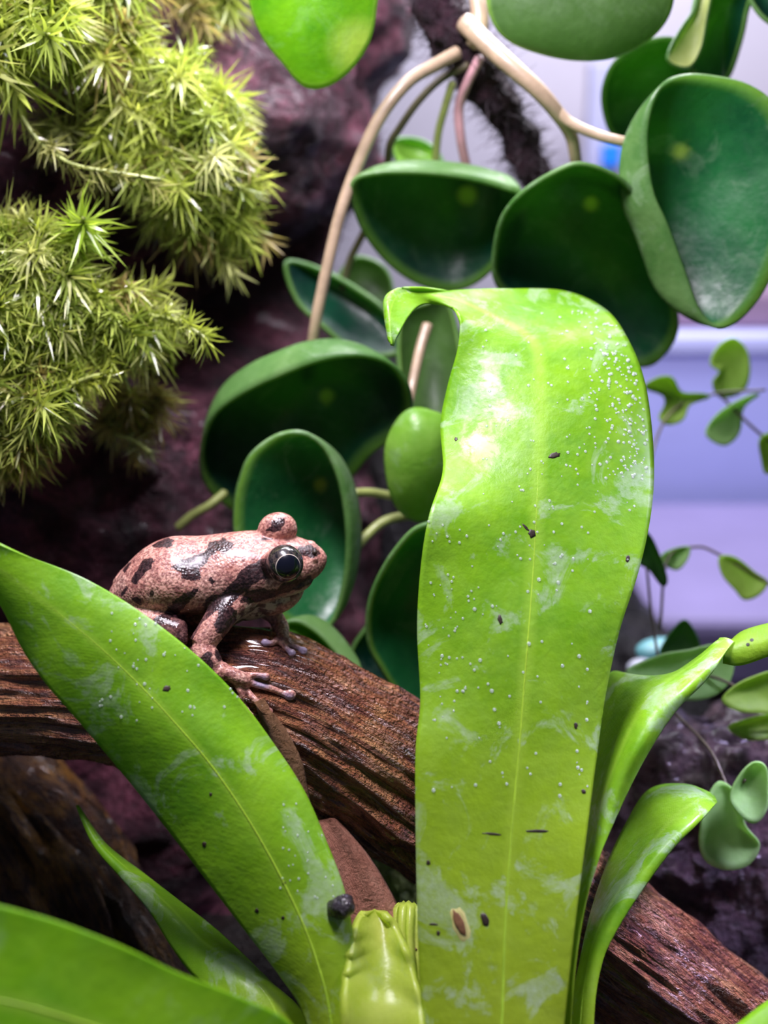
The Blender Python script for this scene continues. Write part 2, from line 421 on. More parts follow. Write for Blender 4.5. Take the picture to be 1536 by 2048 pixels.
# peat-covered trunk on the left: an upright column, rough all over
def trunk():
    nr, ns = 200, 200
    rows = []; 
    ys = np.linspace(-420, 1900, nr)
    # right hand silhouette of the trunk (image column) by row, left one far outside
    prof = np.array([(-420, 770), (0, 790), (60, 785), (130, 765), (200, 740), (280, 765), (340, 780), (420, 700), (520, 660), (600, 650), (800, 720), (1100, 760), (1500, 800), (1900, 850)], float)
    xr = np.interp(ys, prof[:, 0], prof[:, 1]); xl = np.full(nr, -420.)
    V = []
    ang = np.linspace(0, 2*math.pi, ns, endpoint=False)
    for y, a, r in zip(ys, xl, xr):
        cx = (a+r)/2; hw = (r-a)/2
        d = 3.78
        base = P(cx, y, d); hwu = hw/FPX*d
        V.append(base+np.cos(ang)[:, None]*AX*hwu+np.sin(ang)[:, None]*AF*(-.62))
    V = np.concatenate(V); F = grid_faces(nr, ns, True)
    N = vnormals(V, F)
    ctr = np.repeat(np.array([P((a+r)/2, y, 3.78) for y, a, r in zip(ys, xl, xr)]), ns, axis=0)
    out = V-ctr; out /= np.linalg.norm(out, axis=1)[:, None]
    off = np.array([.10*fnoise(p, 1.9, 4)+.045*fnoise(p+5, 7, 5) for p in V])
    # hollow under the moss shelf, where the photo shows a dark recess
    q = V-CAM; dd = q@AF; ix = 768+FPX*(q@AX)/dd; iy = 1024-FPX*(q@AU)/dd
    hol = np.exp(-(((ix-440)/230)**2+((iy-620)/130)**2))
    off -= .75*hol*(np.sin(np.tile(ang, nr)) > 0)
    V = V+out*off[:, None]
    # knobs that carry the moss cushions
    push = np.zeros(len(V))
    for cx, cy, rx, ry, dep in ((40, 30, 105, 85, 2.93), (190, 30, 85, 85, 3.04), (330, 260, 140, 125, 3.10), (400, 420, 90, 50, 3.16), (40, 530, 100, 80, 2.94), (120, 640, 170, 55, 2.92), (30, 820, 95, 105, 2.93)):
        push = np.maximum(push, (3.18-dep)*np.exp(-(((ix-cx)/rx)**2+((iy-cy)/ry)**2)**1.5))
    V = V-AF*(push*(np.sin(np.tile(ang, nr)) > .3))[:, None]
    o = mesh_obj('mossy_trunk', V, F, M['trunk'], base=W(-.7, 3.6, -1.2))
    setp(o, 'rough reddish brown peat trunk on the left carrying the moss', 'trunk')
    return o, V, F
trk, tV, tF = trunk(); TB = bvh(tV, tF)

def fibres(name, tree_pts, dirs, L, w, mat, parent, rng, kind='stuff'):
    V = []; F = []
    for p, dr in zip(tree_pts, dirs):
        l = L*(.4+rng.random()); a = rng.normal(size=3); side = np.cross(dr, a); side /= np.linalg.norm(side)+1e-9
        bend = rng.normal(size=3)*.35
        k = len(V); q = p-dr*.01
        for i, t in enumerate((0, .5, 1.)):
            c = q+(dr*t+bend*t*t)*l
            V += [c-side*w*(1-.8*t), c+side*w*(1-.8*t)]
        F += [(k, k+1, k+3, k+2), (k+2, k+3, k+5, k+4)]
    o = mesh_obj(name, np.array(V), F, mat, parent); o['kind'] = kind
    return o
tN = vnormals(tV, tF)
q = tV-CAM; ddv = q@AF; ix = 768+FPX*(q@AX)/ddv; iy = 1024-FPX*(q@AU)/ddv
edge = np.where((ix > 560) & (iy < 560) & (iy > -60))[0]
sel = RNG.choice(edge, 2600)
fibres('root_fibres', tV[sel], np.where((tN[sel]@AX)[:, None] > 0, tN[sel], tN[sel])*.8+RNG.normal(size=(2600, 3))*.3, .035, .0016, M['fibre'], trk, RNG)

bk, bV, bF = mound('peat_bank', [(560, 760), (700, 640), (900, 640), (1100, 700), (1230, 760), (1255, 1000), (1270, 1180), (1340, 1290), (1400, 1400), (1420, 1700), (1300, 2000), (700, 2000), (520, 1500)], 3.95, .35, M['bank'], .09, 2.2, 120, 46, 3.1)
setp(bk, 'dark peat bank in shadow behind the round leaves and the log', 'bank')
br, brV, brF = mound('bark_chunk', [(1190, 1480), (1260, 1400), (1380, 1420), (1480, 1380), (1620, 1390), (1760, 1500), (1800, 1900), (1700, 2250), (1350, 2200), (1200, 1950), (1170, 1700)], 3.25, .28, M['bark'], .09, 3.2, 120, 50, 7.7, .4, fine=.02)
setp(br, 'wet purple brown bark chunk at the right behind the fern', 'bark')

# ------------------------------------------------------------------ wood
def wood_tube(name, rows, mat, ridge=.02, n=260, ns=150, parent=None, seed=0, sc=2.2, lump=.02, base=None):
    a = np.array(rows, float)
    pts = P(a[:, 0], a[:, 1], a[:, 2]); rad = a[:, 3]/FPX*a[:, 2]
    V, F, A = tube_arrays(pts, rad, ns, n)
    N = vnormals(V, F)
    off = np.empty(len(V))
    for i, (p, g) in enumerate(zip(V, A)):
        c, s_ = math.cos(g[1]), math.sin(g[1])
        r1 = mnoise.fractal(Vector((g[0]*sc, c*3.2, s_*3.2+seed)), 1., 2., 4)
        r2 = mnoise.fractal(Vector((g[0]*sc*2.2, c*11, s_*11+seed)), 1., 2., 3)
        off[i] = lump*mnoise.fractal(Vector((g[0]*3+seed, c*1.1, s_*1.1)), 1., 2., 3)+ridge*(-abs(r1))*1.2+ridge*.45*r2
    V = V-N*0+N*off[:, None]
    if np.mean(np.einsum('ij,ij->i', V-V.mean(0), N)) < 0: pass
    o = mesh_obj(name, V, F, mat, parent, {'uvw': ('FLOAT_VECTOR', A)}, base=base)
    return o, V, F
log, logV, logF = wood_tube('driftwood_log', [(-330, 1370, 2.80, 130), (-120, 1380, 2.78, 130), (140, 1385, 2.70, 136), (400, 1395, 2.68, 144), (560, 1418, 2.68, 150), (700, 1492, 2.69, 152), (860, 1606, 2.72, 150), (1040, 1750, 2.71, 146), (1220, 1890, 2.70, 138), (1400, 2020, 2.68, 130), (1600, 2170, 2.65, 124), (1800, 2320, 2.62, 118)], M['log'], .026, 330, 170, base=W(.1, 2.65, -.75))
setp(log, 'wet reddish brown driftwood log on which the frog sits', 'log')
LB = bvh(logV, logF)
st, stV, stF = wood_tube('driftwood_root', [(-260, 1420, 3.14, 110), (-60, 1560, 3.12, 125), (70, 1700, 3.10, 140), (170, 1880, 3.06, 160), (240, 2080, 3.02, 170), (300, 2300, 3.0, 180)], M['stump'], .05, 160, 130, seed=4, lump=.06)
setp(st, 'thick dark driftwood root with yellowish brown streaks at lower left', 'driftwood')

def flake(name, Lp, Rp, d0, d1, thick, mat, parent=None, bow=.015, n=40, m=10, seed=0):
    L = catmull(Lp, n); R = catmull(Rp, n); V = []; A = []
    for i in range(n):
        t = i/(n-1); d = d0+(d1-d0)*t
        for j in range(m):
            s = j/(m-1); p = L[i]*(1-s)+R[i]*s
            dd = d-bow*4*s*(1-s)
            v = P(p[0], p[1], dd); v = v+AF*.004*fnoise((t*2+seed, s*9, 0), 2)
            V.append(v); A.append((t*.4, s*3, 0))
    return mesh_obj(name, np.array(V), grid_faces(n, m), mat, parent, {'uvw': ('FLOAT_VECTOR', A)}, solid=thick)
sp = flake('splinter', [(518, 1400), (540, 1470), (565, 1530), (595, 1602)], [(545, 1440), (580, 1490), (600, 1540), (612, 1606)], 2.515, 2.53, .02, M['splinter'], log)
sp['label'] = 'pale orange splinter peeling from the log'
ch = flake('wood_chip', [(636, 1640), (660, 1690), (690, 1760), (705, 1830), (716, 1900)], [(668, 1650), (730, 1725), (770, 1790), (800, 1850), (830, 1910)], 2.60, 2.42, .03, M['chip'], None, .03, seed=3)
setp(ch, 'pinkish wood chip wedged below the log between the fern fronds', 'wood chip')
pm, pmV, pmF = mound('pale_moss_tuft', [(640, 1600), (700, 1590), (790, 1640), (880, 1720), (900, 1850), (840, 1920), (760, 1850), (690, 1720)], 3.0, .07, M['palemoss'], .05, 9, 60, 22, 2.2, .1)
setp(pm, 'pale yellowish moss tuft showing beneath the log', 'moss')

# ------------------------------------------------------------------ moss
def moss_arrays(shoots, rng):
    """shoots: rows of base(3), dir(3), length, leaf length, n leaves, hue"""
    BV = []; BF = []; BC = []; k0 = 0
    for base, dr, ln, ll, nl, hue, curl in shoots:
        dr = dr/np.linalg.norm(dr)
        bend = rng.normal(size=3)*.30+np.array([0, 0, -.22])
        tt = np.sort(rng.random(nl))**.8
        s = dr+bend*0
        c = base+np.outer(tt*ln, dr)+np.outer(tt**2*ln, bend)
        tang = dr+2*np.outer(tt, bend)
        tang /= np.linalg.norm(tang, axis=1)[:, None]
        ph = np.arange(nl)*2.39996+rng.random()*6
        ref = np.array([.3, .8, .5]); e1 = np.cross(tang, ref); e1 /= np.linalg.norm(e1, axis=1)[:, None]
        e2 = np.cross(tang, e1)
        rad = np.cos(ph)[:, None]*e1+np.sin(ph)[:, None]*e2
        lead = (.55+.9*tt**2)[:, None]
        d0 = tang*lead+rad*.8
        d0 /= np.linalg.norm(d0, axis=1)[:, None]
        L = (ll*(.75+.5*rng.random(nl))*(.75+.35*np.sin(tt*math.pi)))[:, None]
        crv = rad*.45+np.array([0, 0, -.42])*curl+rng.normal(size=(nl, 3))*.18
        side = np.cross(d0, rad+rng.normal(size=(nl, 3))*.4); side /= np.linalg.norm(side, axis=1)[:, None]+1e-9
        w = ll*.066
        st_ = []
        for t, wf in ((0, .8), (.33, 1.), (.68, .65)):
            p = c+d0*L*t+crv*L*t*t
            st_ += [p-side*w*wf, p+side*w*wf]
        st_.append(c+d0*L+crv*L)
        v = np.stack(st_, 1)                       # nl,7,3
        BV.append(v.reshape(-1, 3))
        base_i = k0+np.arange(nl)[:, None]*7
        for tri in ((0, 1, 3), (0, 3, 2), (2, 3, 5), (2, 5, 4), (4, 5, 6)):
            BF.append(base_i+np.array(tri))
        k0 += nl*7
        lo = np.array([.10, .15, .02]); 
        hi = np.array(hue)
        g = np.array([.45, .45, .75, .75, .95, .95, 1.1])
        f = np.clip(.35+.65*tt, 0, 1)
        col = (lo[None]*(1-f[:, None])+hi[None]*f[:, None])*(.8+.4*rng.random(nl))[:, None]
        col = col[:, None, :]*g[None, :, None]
        BC.append(np.concatenate([col.reshape(-1, 3), np.ones((nl*7, 1))], 1))
    return np.concatenate(BV), np.concatenate(BF), np.concatenate(BC)

def in_poly(pt, poly):
    x, y = pt; c = False; n = len(poly); j = n-1
    for i in range(n):
        xi, yi = poly[i]; xj, yj = poly[j]
        if (yi > y) != (yj > y) and x < (xj-xi)*(y-yi)/(yj-yi)+xi: c = not c
        j = i
    return c
def sample_poly(poly, n, rng):
    a = np.array(poly, float); lo, hi = a.min(0), a.max(0); out = []
    while len(out) < n:
        p = lo+rng.random(2)*(hi-lo)
        if in_poly(p, poly): out.append(p)
    return out
HUES = [(.50, .60, .11), (.62, .70, .18), (.38, .48, .09), (.70, .74, .30), (.28, .38, .06)]
BROWN = [(.34, .26, .10), (.42, .34, .14)]
def moss_patch(name, poly, n, dep, flow, label, seed, ln=(60, 110), ll=(26, 40), lift=.5, brown=.05, nl=46, cushion=True):
    rng = np.random.default_rng(seed)
    sh = []
    for (x, y) in sample_poly(poly, n, rng):
        h, nn = shoot_ray(TB, x, y)
        d = dep(x, y)+rng.normal()*.03
        base = P(x, y, d)
        a = rng.normal(size=3)*.38
        dr = AX*flow[0]-AU*flow[1]-AF*lift+a
        l = rng.uniform(*ln)/FPX*d
        hue = HUES[rng.integers(len(HUES))] if rng.random() > brown else BROWN[rng.integers(2)]
        base = base-dr/np.linalg.norm(dr)*l*.6
        sh.append((base, dr, l, 1.35*rng.uniform(*ll)/FPX*d, nl, hue, rng.uniform(.3, 1.2)))
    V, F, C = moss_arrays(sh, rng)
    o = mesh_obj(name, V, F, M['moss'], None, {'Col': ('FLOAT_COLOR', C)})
    setp(o, label, 'moss', kind='stuff'); return o
moss_patch('moss_tuft', [(-40, -60), (110, -60), (130, 20), (135, 90), (60, 110), (-40, 120)], 34, lambda x, y: 2.80, (.55, .45), 'bright coarse moss tuft in the upper left corner', 11, (70, 110), (44, 66), .7)
moss_patch('moss_tuft', [(110, -60), (260, -60), (262, 40), (240, 110), (170, 130), (120, 80)], 46, lambda x, y: 2.93, (.35, .35), 'feathery moss tuft right of the corner tuft', 12, (60, 100), (34, 50), .6)
moss_patch('moss_tuft', [(200, 150), (290, 100), (380, 130), (440, 190), (480, 250), (485, 330), (450, 380), (380, 395), (310, 380), (230, 345), (190, 260)], 200, lambda x, y: 2.98+.10*((x-320)/200)**2, (.45, .15), 'large spreading moss mass on the trunk, upper middle', 13, (60, 105), (26, 42), .6)
moss_patch('moss_tuft', [(310, 395), (400, 395), (470, 390), (490, 415), (430, 455), (390, 455), (340, 430)], 46, lambda x, y: 3.05, (.55, .45), 'dark moss fringe hanging under the large moss mass', 14, (60, 110), (26, 40), .3, .15)
moss_patch('moss_tuft', [(-40, 455), (70, 450), (130, 490), (150, 550), (110, 590), (-40, 600)], 80, lambda x, y: 2.82, (.25, -.15), 'yellow green moss tuft at the left edge below the star shoot', 15, (60, 100), (32, 48), .6)
moss_patch('moss_tuft', [(-40, 590), (130, 585), (220, 595), (290, 605), (320, 632), (300, 655), (210, 665), (120, 685), (-40, 705)], 150, lambda x, y: 2.78+.0004*max(x, 0), (.65, .15), 'broad bright moss shelf pointing right over the dark hollow', 16, (60, 110), (28, 46), .5)
moss_patch('moss_tuft', [(-40, 720), (100, 715), (150, 745), (140, 780), (80, 820), (55, 870), (30, 910), (-40, 920)], 95, lambda x, y: 2.80, (.4, .45), 'drooping moss tuft at the left edge above the fern', 17, (60, 100), (28, 44), .5, .12)
moss_patch('moss_tuft', [(300, -60), (470, -60), (460, 0), (400, 20), (330, 0)], 26, lambda x, y: 3.2, (.1, .5), 'small shaded moss tuft at the top edge', 18, (60, 90), (26, 40), .2, .3)
moss_patch('moss_tuft', [(120, 170), (180, 190), (170, 250), (110, 260), (90, 220)], 16, lambda x, y: 3.02, (.0, -.3), 'brownish moss tuft between the corner tufts and the strand', 19, (40, 70), (26, 38), .6, .6)
moss_patch('moss_tuft', [(180, 770), (300, 780), (330, 830), (310, 900), (240, 870)], 20, lambda x, y: 3.10, (.3, .5), 'sparse dark moss tuft below the bright shelf', 20, (40, 80), (24, 36), .3, .5)
# single sprigs that stand out
def sprig(name, rows, label, seed, ll, nl, hue, spread=1.0, group=None):
    rng = np.random.default_rng(seed)
    pts = pxpath(rows); c = catmull(pts, 9)
    sh = [(c[i], c[i+1]-c[i], float(np.linalg.norm(c[i+1]-c[i])), pxr(ll, rows[0][2]), nl, hue, .5) for i in range(8)]
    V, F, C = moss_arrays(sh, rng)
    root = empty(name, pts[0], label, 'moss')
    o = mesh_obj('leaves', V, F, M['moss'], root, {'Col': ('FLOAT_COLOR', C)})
    v, f, a = tube_arrays(pts, np.full(len(pts), pxr(4.5, rows[0][2])), 8, 30)
    mesh_obj('stem', v, f, M['petiole_green'], root, {'uvw': ('FLOAT_VECTOR', a)})
sprig('moss_sprig', [(150, 500, 2.84), (155, 465, 2.80), (168, 435, 2.74)], 'star shaped bright moss sprig at the left', 31, 58, 12, (.50, .72, .08))
sprig('moss_sprig', [(5, 150, 2.86), (40, 225, 2.83), (85, 290, 2.82), (150, 330, 2.81), (230, 345, 2.81), (320, 360, 2.82)], 'long thin moss strand with water beads crossing the dark gap', 32, 34, 26, (.46, .46, .16))
sprig('moss_sprig', [(300, 630, 2.82), (345, 640, 2.80), (390, 662, 2.78), (418, 682, 2.77)], 'moss sprig tip reaching furthest right from the bright shelf', 33, 36, 14, (.56, .66, .12))
sprig('moss_sprig', [(90, 800, 2.80), (130, 775, 2.77), (180, 755, 2.75), (212, 750, 2.74)], 'curved moss sprig pointing right beneath the bright shelf', 34, 38, 14, (.54, .62, .10))
sprig('moss_sprig', [(20, 60, 2.76), (60, 62, 2.72), (100, 70, 2.69)], 'bright moss sprig with long curved leaves in the corner tuft', 35, 62, 10, (.52, .66, .12))
sprig('moss_sprig', [(230, 870, 3.02), (270, 885, 3.0), (300, 905, 2.98)], 'small wet moss sprig glinting above the frog', 36, 26, 7, (.30, .34, .18))

# ------------------------------------------------------------------ bird's nest fern
FERN_BASE = P(980., 2330., 2.25); FERN_BASE[2] = GZ-.02
fern = empty('birds_nest_fern', FERN_BASE, 'glossy bright green bird nest fern with broad strap fronds in front', 'fern')
def frond(rows, mat, n=120, m=33, wave=None, thick=.006, rib=.0, label=None, name='frond', parent=None, ribcut=1.0):
    """rows: Lx,Ly, Mx,My, Rx,Ry, distance of midrib, extra distance of left edge, of right edge"""
    a = catmull(np.array(rows, float), n)
    V = []; A = []
    for i in range(n):
        t = i/(n-1); r = a[i]
        L = P(r[0], r[1], r[6]+r[7]); Mi = P(r[2], r[3], r[6]); R = P(r[4], r[5], r[6]+r[8])
        for j in range(m):
            s = -1+2*j/(m-1)
            p = Mi+(R-L)*.5*s+((R+L)*.5-Mi)*s*s
            if wave: p = p+AF*wave(t, s)
            V.append(p); A.append((s, t, 0))
    V = np.array(V); F = grid_faces(n, m)
    o = mesh_obj(name, V, F, mat, parent or fern, {'uvw': ('FLOAT_VECTOR', A)}, solid=thick)
    if label: o['label'] = label
    if rib:
        mid = V.reshape(n, m, 3)[:, m//2]
        k = int(n*ribcut)
        v, f, aa = tube_arrays(mid[:k:4]+(-AF)*thick*.3, np.linspace(rib, rib*.25, len(mid[:k:4])), 10, k//2)
        mesh_obj('midrib', v, f, M['midrib'], o, {'uvw': ('FLOAT_VECTOR', aa)})
    return o, V, F
cen_rows = [
 (856, 2330, 990, 2330, 1100, 2330, 2.20, .02, .02), (845, 2048, 1003, 2048, 1127, 2048, 2.26, .01, .02),
 (836, 1850, 1010, 1850, 1147, 1850, 2.30, .01, .02), (831, 1650, 1024, 1650, 1173, 1650, 2.34, .01, .02),
 (831, 1500, 1038, 1500, 1195, 1500, 2.365, .01, .03), (841, 1400, 1047, 1385, 1212, 1390, 2.385, .01, .03),
 (835, 1260, 1057, 1260, 1238, 1260, 2.41, .0, .03), (841, 1140, 1066, 1140, 1275, 1140, 2.44, -.02, .03),
 (858, 1030, 1072, 1030, 1300, 1030, 2.47, -.03, .03), (885, 945, 1076, 940, 1309, 940, 2.505, .02, .03),
 (882, 850, 1079, 850, 1304, 850, 2.545, .05, .03), (897, 770, 1080, 770, 1288, 765, 2.585, .03, .04),
 (914, 705, 1074, 702, 1258, 690, 2.63, .0, .05), (919, 660, 1042, 664, 1212, 622, 2.665, -.02, .09),
 (917, 634, 985, 634, 1130, 582, 2.69, -.04, .12), (906, 614, 925, 606, 1010, 578, 2.70, -.03, .08),
 (868, 605, 868, 592, 905, 582, 2.69, -.01, .04), (838, 612, 824, 586, 838, 578, 2.67, -.005, .01),
 (815, 638, 793, 594, 793, 580, 2.65, -.01, .01), (798, 668, 780, 625, 769, 603, 2.62, -.01, .01),
 (785, 691, 782, 688, 778, 680, 2.60, 0, 0)]
cw = lambda t, s: -.012*math.exp(-(s/.10)**2)*0+.012*abs(s)**2*math.sin(t*26+(0 if s < 0 else 1.7))
cf, cfV, cfF = frond(cen_rows, M['fern'], 220, 49, cw, .006, .0028, 'tall central frond with its tip curled to the left', ribcut=.66)
CB = bvh(cfV, cfF)
lf_rows = [
 (645, 2200, 672, 2200, 698, 2200, 2.26, .01, .0), (612, 2040, 662, 2040, 702, 2000, 2.29, .02, .01), (560, 1950, 630, 1910, 706, 1890, 2.31, .03, .02),
 (490, 1855, 580, 1790, 690, 1785, 2.33, .03, .03), (405, 1745, 510, 1660, 655, 1690, 2.34, .03, .04),
 (320, 1640, 430, 1540, 610, 1590, 2.35, .03, .04), (235, 1535, 350, 1445, 551, 1497, 2.355, .03, .05),
 (150, 1430, 270, 1360, 482, 1400, 2.36, .02, .05), (95, 1365, 190, 1285, 400, 1316, 2.355, .02, .05),
 (45, 1295, 110, 1220, 290, 1232, 2.35, .02, .04), (0, 1210, 30, 1160, 170, 1160, 2.34, .01, .03),
 (-60, 1120, -50, 1100, 40, 1106, 2.32, .01, .02), (-120, 1050, -115, 1040, -80, 1050, 2.30, 0, 0)]
lfo, lfV, lfF = frond(lf_rows, M['fern'], 160, 41, lambda t, s: .008*s*s*math.sin(t*17), .006, .0030, 'broad left frond passing in front of the frog')
LFB = bvh(lfV, lfF)
frond([(540, 2200, 600, 2200, 645, 2200, 2.30, 0, 0), (470, 2020, 545, 2010, 612, 2042, 2.36, 0, .03), (400, 1965, 470, 1935, 540, 1965, 2.41, 0, .05),
       (345, 1895, 400, 1880, 440, 1868, 2.46, 0, .06), (300, 1822, 335, 1812, 360, 1805, 2.51, 0, .06), (243, 1755, 265, 1750, 285, 1747, 2.57, 0, .05),
       (188, 1690, 200, 1688, 210, 1688, 2.63, 0, .03), (153, 1612, 155, 1612, 157, 1614, 2.68, 0, 0)], M['fern'], 90, 21, None, .006, .003, 'small narrow frond with pointed tip below the left frond')
frond([(640, 2420, 660, 2330, 660, 2200, 2.10, 0, .0), (520, 2420, 560, 2200, 585, 2052, 2.04, -.05, .03), (400, 2440, 440, 2140, 470, 1990, 1.99, -.08, .04),
       (260, 2440, 300, 2090, 350, 1942, 1.94, -.10, .05), (100, 2420, 150, 2040, 225, 1884, 1.90, -.10, .05), (-60, 2380, 0, 2000, 70, 1829, 1.87, -.10, .05),
       (-220, 2300, -160, 1980, -90, 1800, 1.84, -.08, .04), (-330, 2100, -320, 1980, -300, 1830, 1.82, 0, 0)], M['fern_front'], 90, 31, None, .006, .005, 'blurred foreground frond filling the bottom left corner')
rf, rfV, rfF = frond([(1118, 2300, 1128, 2300, 1140, 2300, 2.28, 0, 0), (1120, 2050, 1132, 2050, 1142, 2050, 2.33, .03, -.01), (1130, 1900, 1146, 1880, 1160, 1860, 2.36, .05, -.01),
       (1140, 1760, 1170, 1740, 1200, 1712, 2.39, .07, -.02), (1150, 1620, 1207, 1600, 1250, 1590, 2.42, .16, .0), (1165, 1500, 1248, 1490, 1300, 1495, 2.44, .26, .0),
       (1190, 1400, 1288, 1412, 1352, 1418, 2.47, .28, .0), (1225, 1345, 1325, 1372, 1402, 1368, 2.50, .26, .0), (1310, 1364, 1382, 1334, 1435, 1328, 2.53, .10, -.02),
       (1390, 1320, 1425, 1300, 1455, 1300, 2.55, .02, -.01), (1440, 1276, 1452, 1276, 1468, 1284, 2.56, .0, 0)], M['fern'], 120, 31, None, .006, .003, 'folded frond behind the central frond reaching right')
tip, tV2, tF2 = frond([(1446, 1326, 1450, 1300, 1462, 1283, 2.56, .0, 0.02), (1480, 1330, 1480, 1295, 1486, 1264, 2.55, 0, .03), (1530, 1314, 1528, 1280, 1530, 1250, 2.54, 0, .03),
       (1590, 1290, 1590, 1265, 1590, 1240, 2.53, 0, .03), (1650, 1262, 1650, 1258, 1650, 1252, 2.52, 0, 0)], M['fern_tip'], 50, 15, None, .006, 0, 'twisted frond end with black spore spots', 'frond_tip', rf)
frond([(1128, 2300, 1160, 2300, 1185, 2300, 2.30, 0, 0), (1135, 2060, 1160, 2060, 1186, 2050, 2.36, .03, 0), (1160, 1930, 1180, 1920, 1200, 1935, 2.41, .05, -.01),
       (1182, 1830, 1208, 1840, 1232, 1860, 2.44, .09, -.02), (1215, 1730, 1258, 1755, 1288, 1772, 2.47, .12, -.02), (1255, 1645, 1308, 1685, 1345, 1695, 2.50, .17, -.02),
       (1300, 1580, 1352, 1635, 1392, 1648, 2.53, .17, -.02), (1370, 1570, 1398, 1603, 1422, 1618, 2.57, .10, -.02), (1428, 1590, 1430, 1600, 1433, 1606, 2.64, 0, 0)], M['fern'], 100, 27, None, .006, .003, 'short trough shaped frond at the lower right')
frond([(690, 2300, 770, 2300, 850, 2300, 2.24, -.03, -.03), (688, 2080, 765, 2060, 848, 2080, 2.29, -.05, -.04), (686, 1990, 762, 1975, 842, 2000, 2.33, -.06, -.04), (692, 1940, 760, 1925, 828, 1945, 2.36, -.06, -.04),
       (702, 1885, 758, 1880, 812, 1895, 2.39, -.06, -.04), (712, 1845, 752, 1840, 788, 1850, 2.42, -.05, -.03), (730, 1823, 750, 1820, 768, 1824, 2.43, -.02, -.02)], M['fern_young'], 70, 31,
      lambda t, s: .005*math.sin(t*38+2*math.sin(t*11))*max(0, -s)**2+.006*math.sin(t*23+2)*max(0, s)**2, .014, 0, 'pale yellow green young frond with blunt tip at the base')
frond([(800, 2200, 830, 2200, 860, 2200, 2.34, .03, .03), (790, 1960, 815, 1950, 845, 1960, 2.38, .04, .04), (778, 1880, 808, 1868, 842, 1880, 2.41, .05, .04), (780, 1830, 810, 1818, 845, 1830, 2.44, .04, .03), (795, 1812, 815, 1808, 838, 1812, 2.47, .0, .0)],
      M['fern_young'], 40, 19, lambda t, s: .008*math.sin(s*14), .010, 0, 'ribbed curled young frond beside the blunt one')
frond([(1330, 2400, 1360, 2420, 1400, 2440, 2.10, 0, 0), (1400, 2120, 1450, 2180, 1500, 2260, 2.16, .03, 0), (1480, 2045, 1540, 2110, 1590, 2200, 2.20, .04, 0), (1570, 1982, 1620, 2060, 1680, 2140, 2.22, .04, 0), (1700, 1930, 1720, 1980, 1740, 2040, 2.24, 0, 0)],
      M['fern_front'], 40, 15, None, .006, 0, 'frond corner peeking in at the bottom right')

# specks, scar and the pellet on the fronds
def disc_on(tree, px, py, rx, ry, rot, mat, name, parent, h=.25, lift=.003, seed=0):
    p, nn = shoot_ray(tree, px, py)
    if p is None: return
    if nn@(p-CAM) > 0: nn = -nn
    t1 = AX-nn*(AX@nn); t1 /= np.linalg.norm(t1); t2 = np.cross(nn, t1)
    if t2@AU < 0: t2 = -t2
    c, s = math.cos(rot), math.sin(rot); e1 = t1*c+t2*s; e2 = -t1*s+t2*c
    d = (p-CAM)@AF; rx, ry = pxr(rx, d), pxr(ry, d); hh = min(rx, ry)*h
    V = []; k = 14
    rng = np.random.default_rng(seed+int(px))
    wob = 1+.22*rng.normal(size=k)*.6
    for r, z in ((1., -.2), (.95, .5), (.6, .9)):
        for i in range(k):
            a = 2*math.pi*i/k
            V.append(p+nn*(lift+hh*z)+e1*rx*r*math.cos(a)*wob[i]+e2*ry*r*math.sin(a)*wob[i])
    V.append(p+nn*(lift+hh))
    F = grid_faces(3, k, True)+[(2*k+i, 2*k+(i+1) % k, 3*k) for i in range(k)]
    return mesh_obj(name, np.array(V), F, mat, parent)
for (x, y, a, b_, r) in [(913, 880, 4, 5, 0), (1108, 912, 12, 6, .4), (1063, 1068, 8, 9, -.5), (1050, 1055, 10, 3, -.8), (1000, 1240, 5, 9, .3), (1166, 1583, 5, 5, 0), (1150, 1452, 4, 7, 0), (970, 1838, 7, 14, .4), (868, 1848, 9, 2.5, 0), (857, 1725, 4, 5, 0), (877, 1866, 4, 5, 0), (1255, 1118, 4, 8, -.4), (1075, 1662, 22, 3, 0), (985, 1668, 20, 2.5, -.1)]:
    disc_on(CB, x, y, a, b_, r, M['speck'], 'speck', cf)
disc_on(CB, 920, 1850, 16, 36, .35, M['scar_edge'], 'scar', cf, .06)['label'] = 'yellow edged brown scar'
sc = disc_on(CB, 919, 1846, 9, 26, .35, M['scar'], 'scar_centre', cf, .1, .006)
for (x, y, a, b_, r) in [(410, 1688, 5, 6, 0), (568, 1766, 4, 4, 0), (567, 1835, 4, 4, 0), (515, 1820, 5, 5, 0), (333, 1378, 8, 6, .4), (422, 1588, 3, 4, 0), (375, 1290, 9, 6, -.5)]:
    disc_on(LFB, x, y, a, b_, r, M['speck'], 'speck', lfo)
def blob(name, c, r, mat, label, cat, amp=.2, sc=14, seed=0, sx=(1, 1, 1), parent=None):
    V = []; nu, nv = 22, 30
    for i in range(nu):
        th = math.pi*i/(nu-1)
        for j in range(nv):
            ph = 2*math.pi*j/nv
            n_ = np.array([math.sin(th)*math.cos(ph)*sx[0], math.sin(th)*math.sin(ph)*sx[1], math.cos(th)*sx[2]])
            V.append(c+n_*r*(1+amp*fnoise(n_*r+c+seed, sc, 3)))
    o = mesh_obj(name, np.array(V), grid_faces(nu, nv, True), mat, parent)
    if label: setp(o, label, cat)
    return o
p, nn = shoot_ray(LFB, 683, 1808)
blob('soil_pellet', p-AF*.018, pxr(25, 2.3), M['pellet'], 'dark glossy round pellet stuck to the left frond', 'pellet', .35, 40)

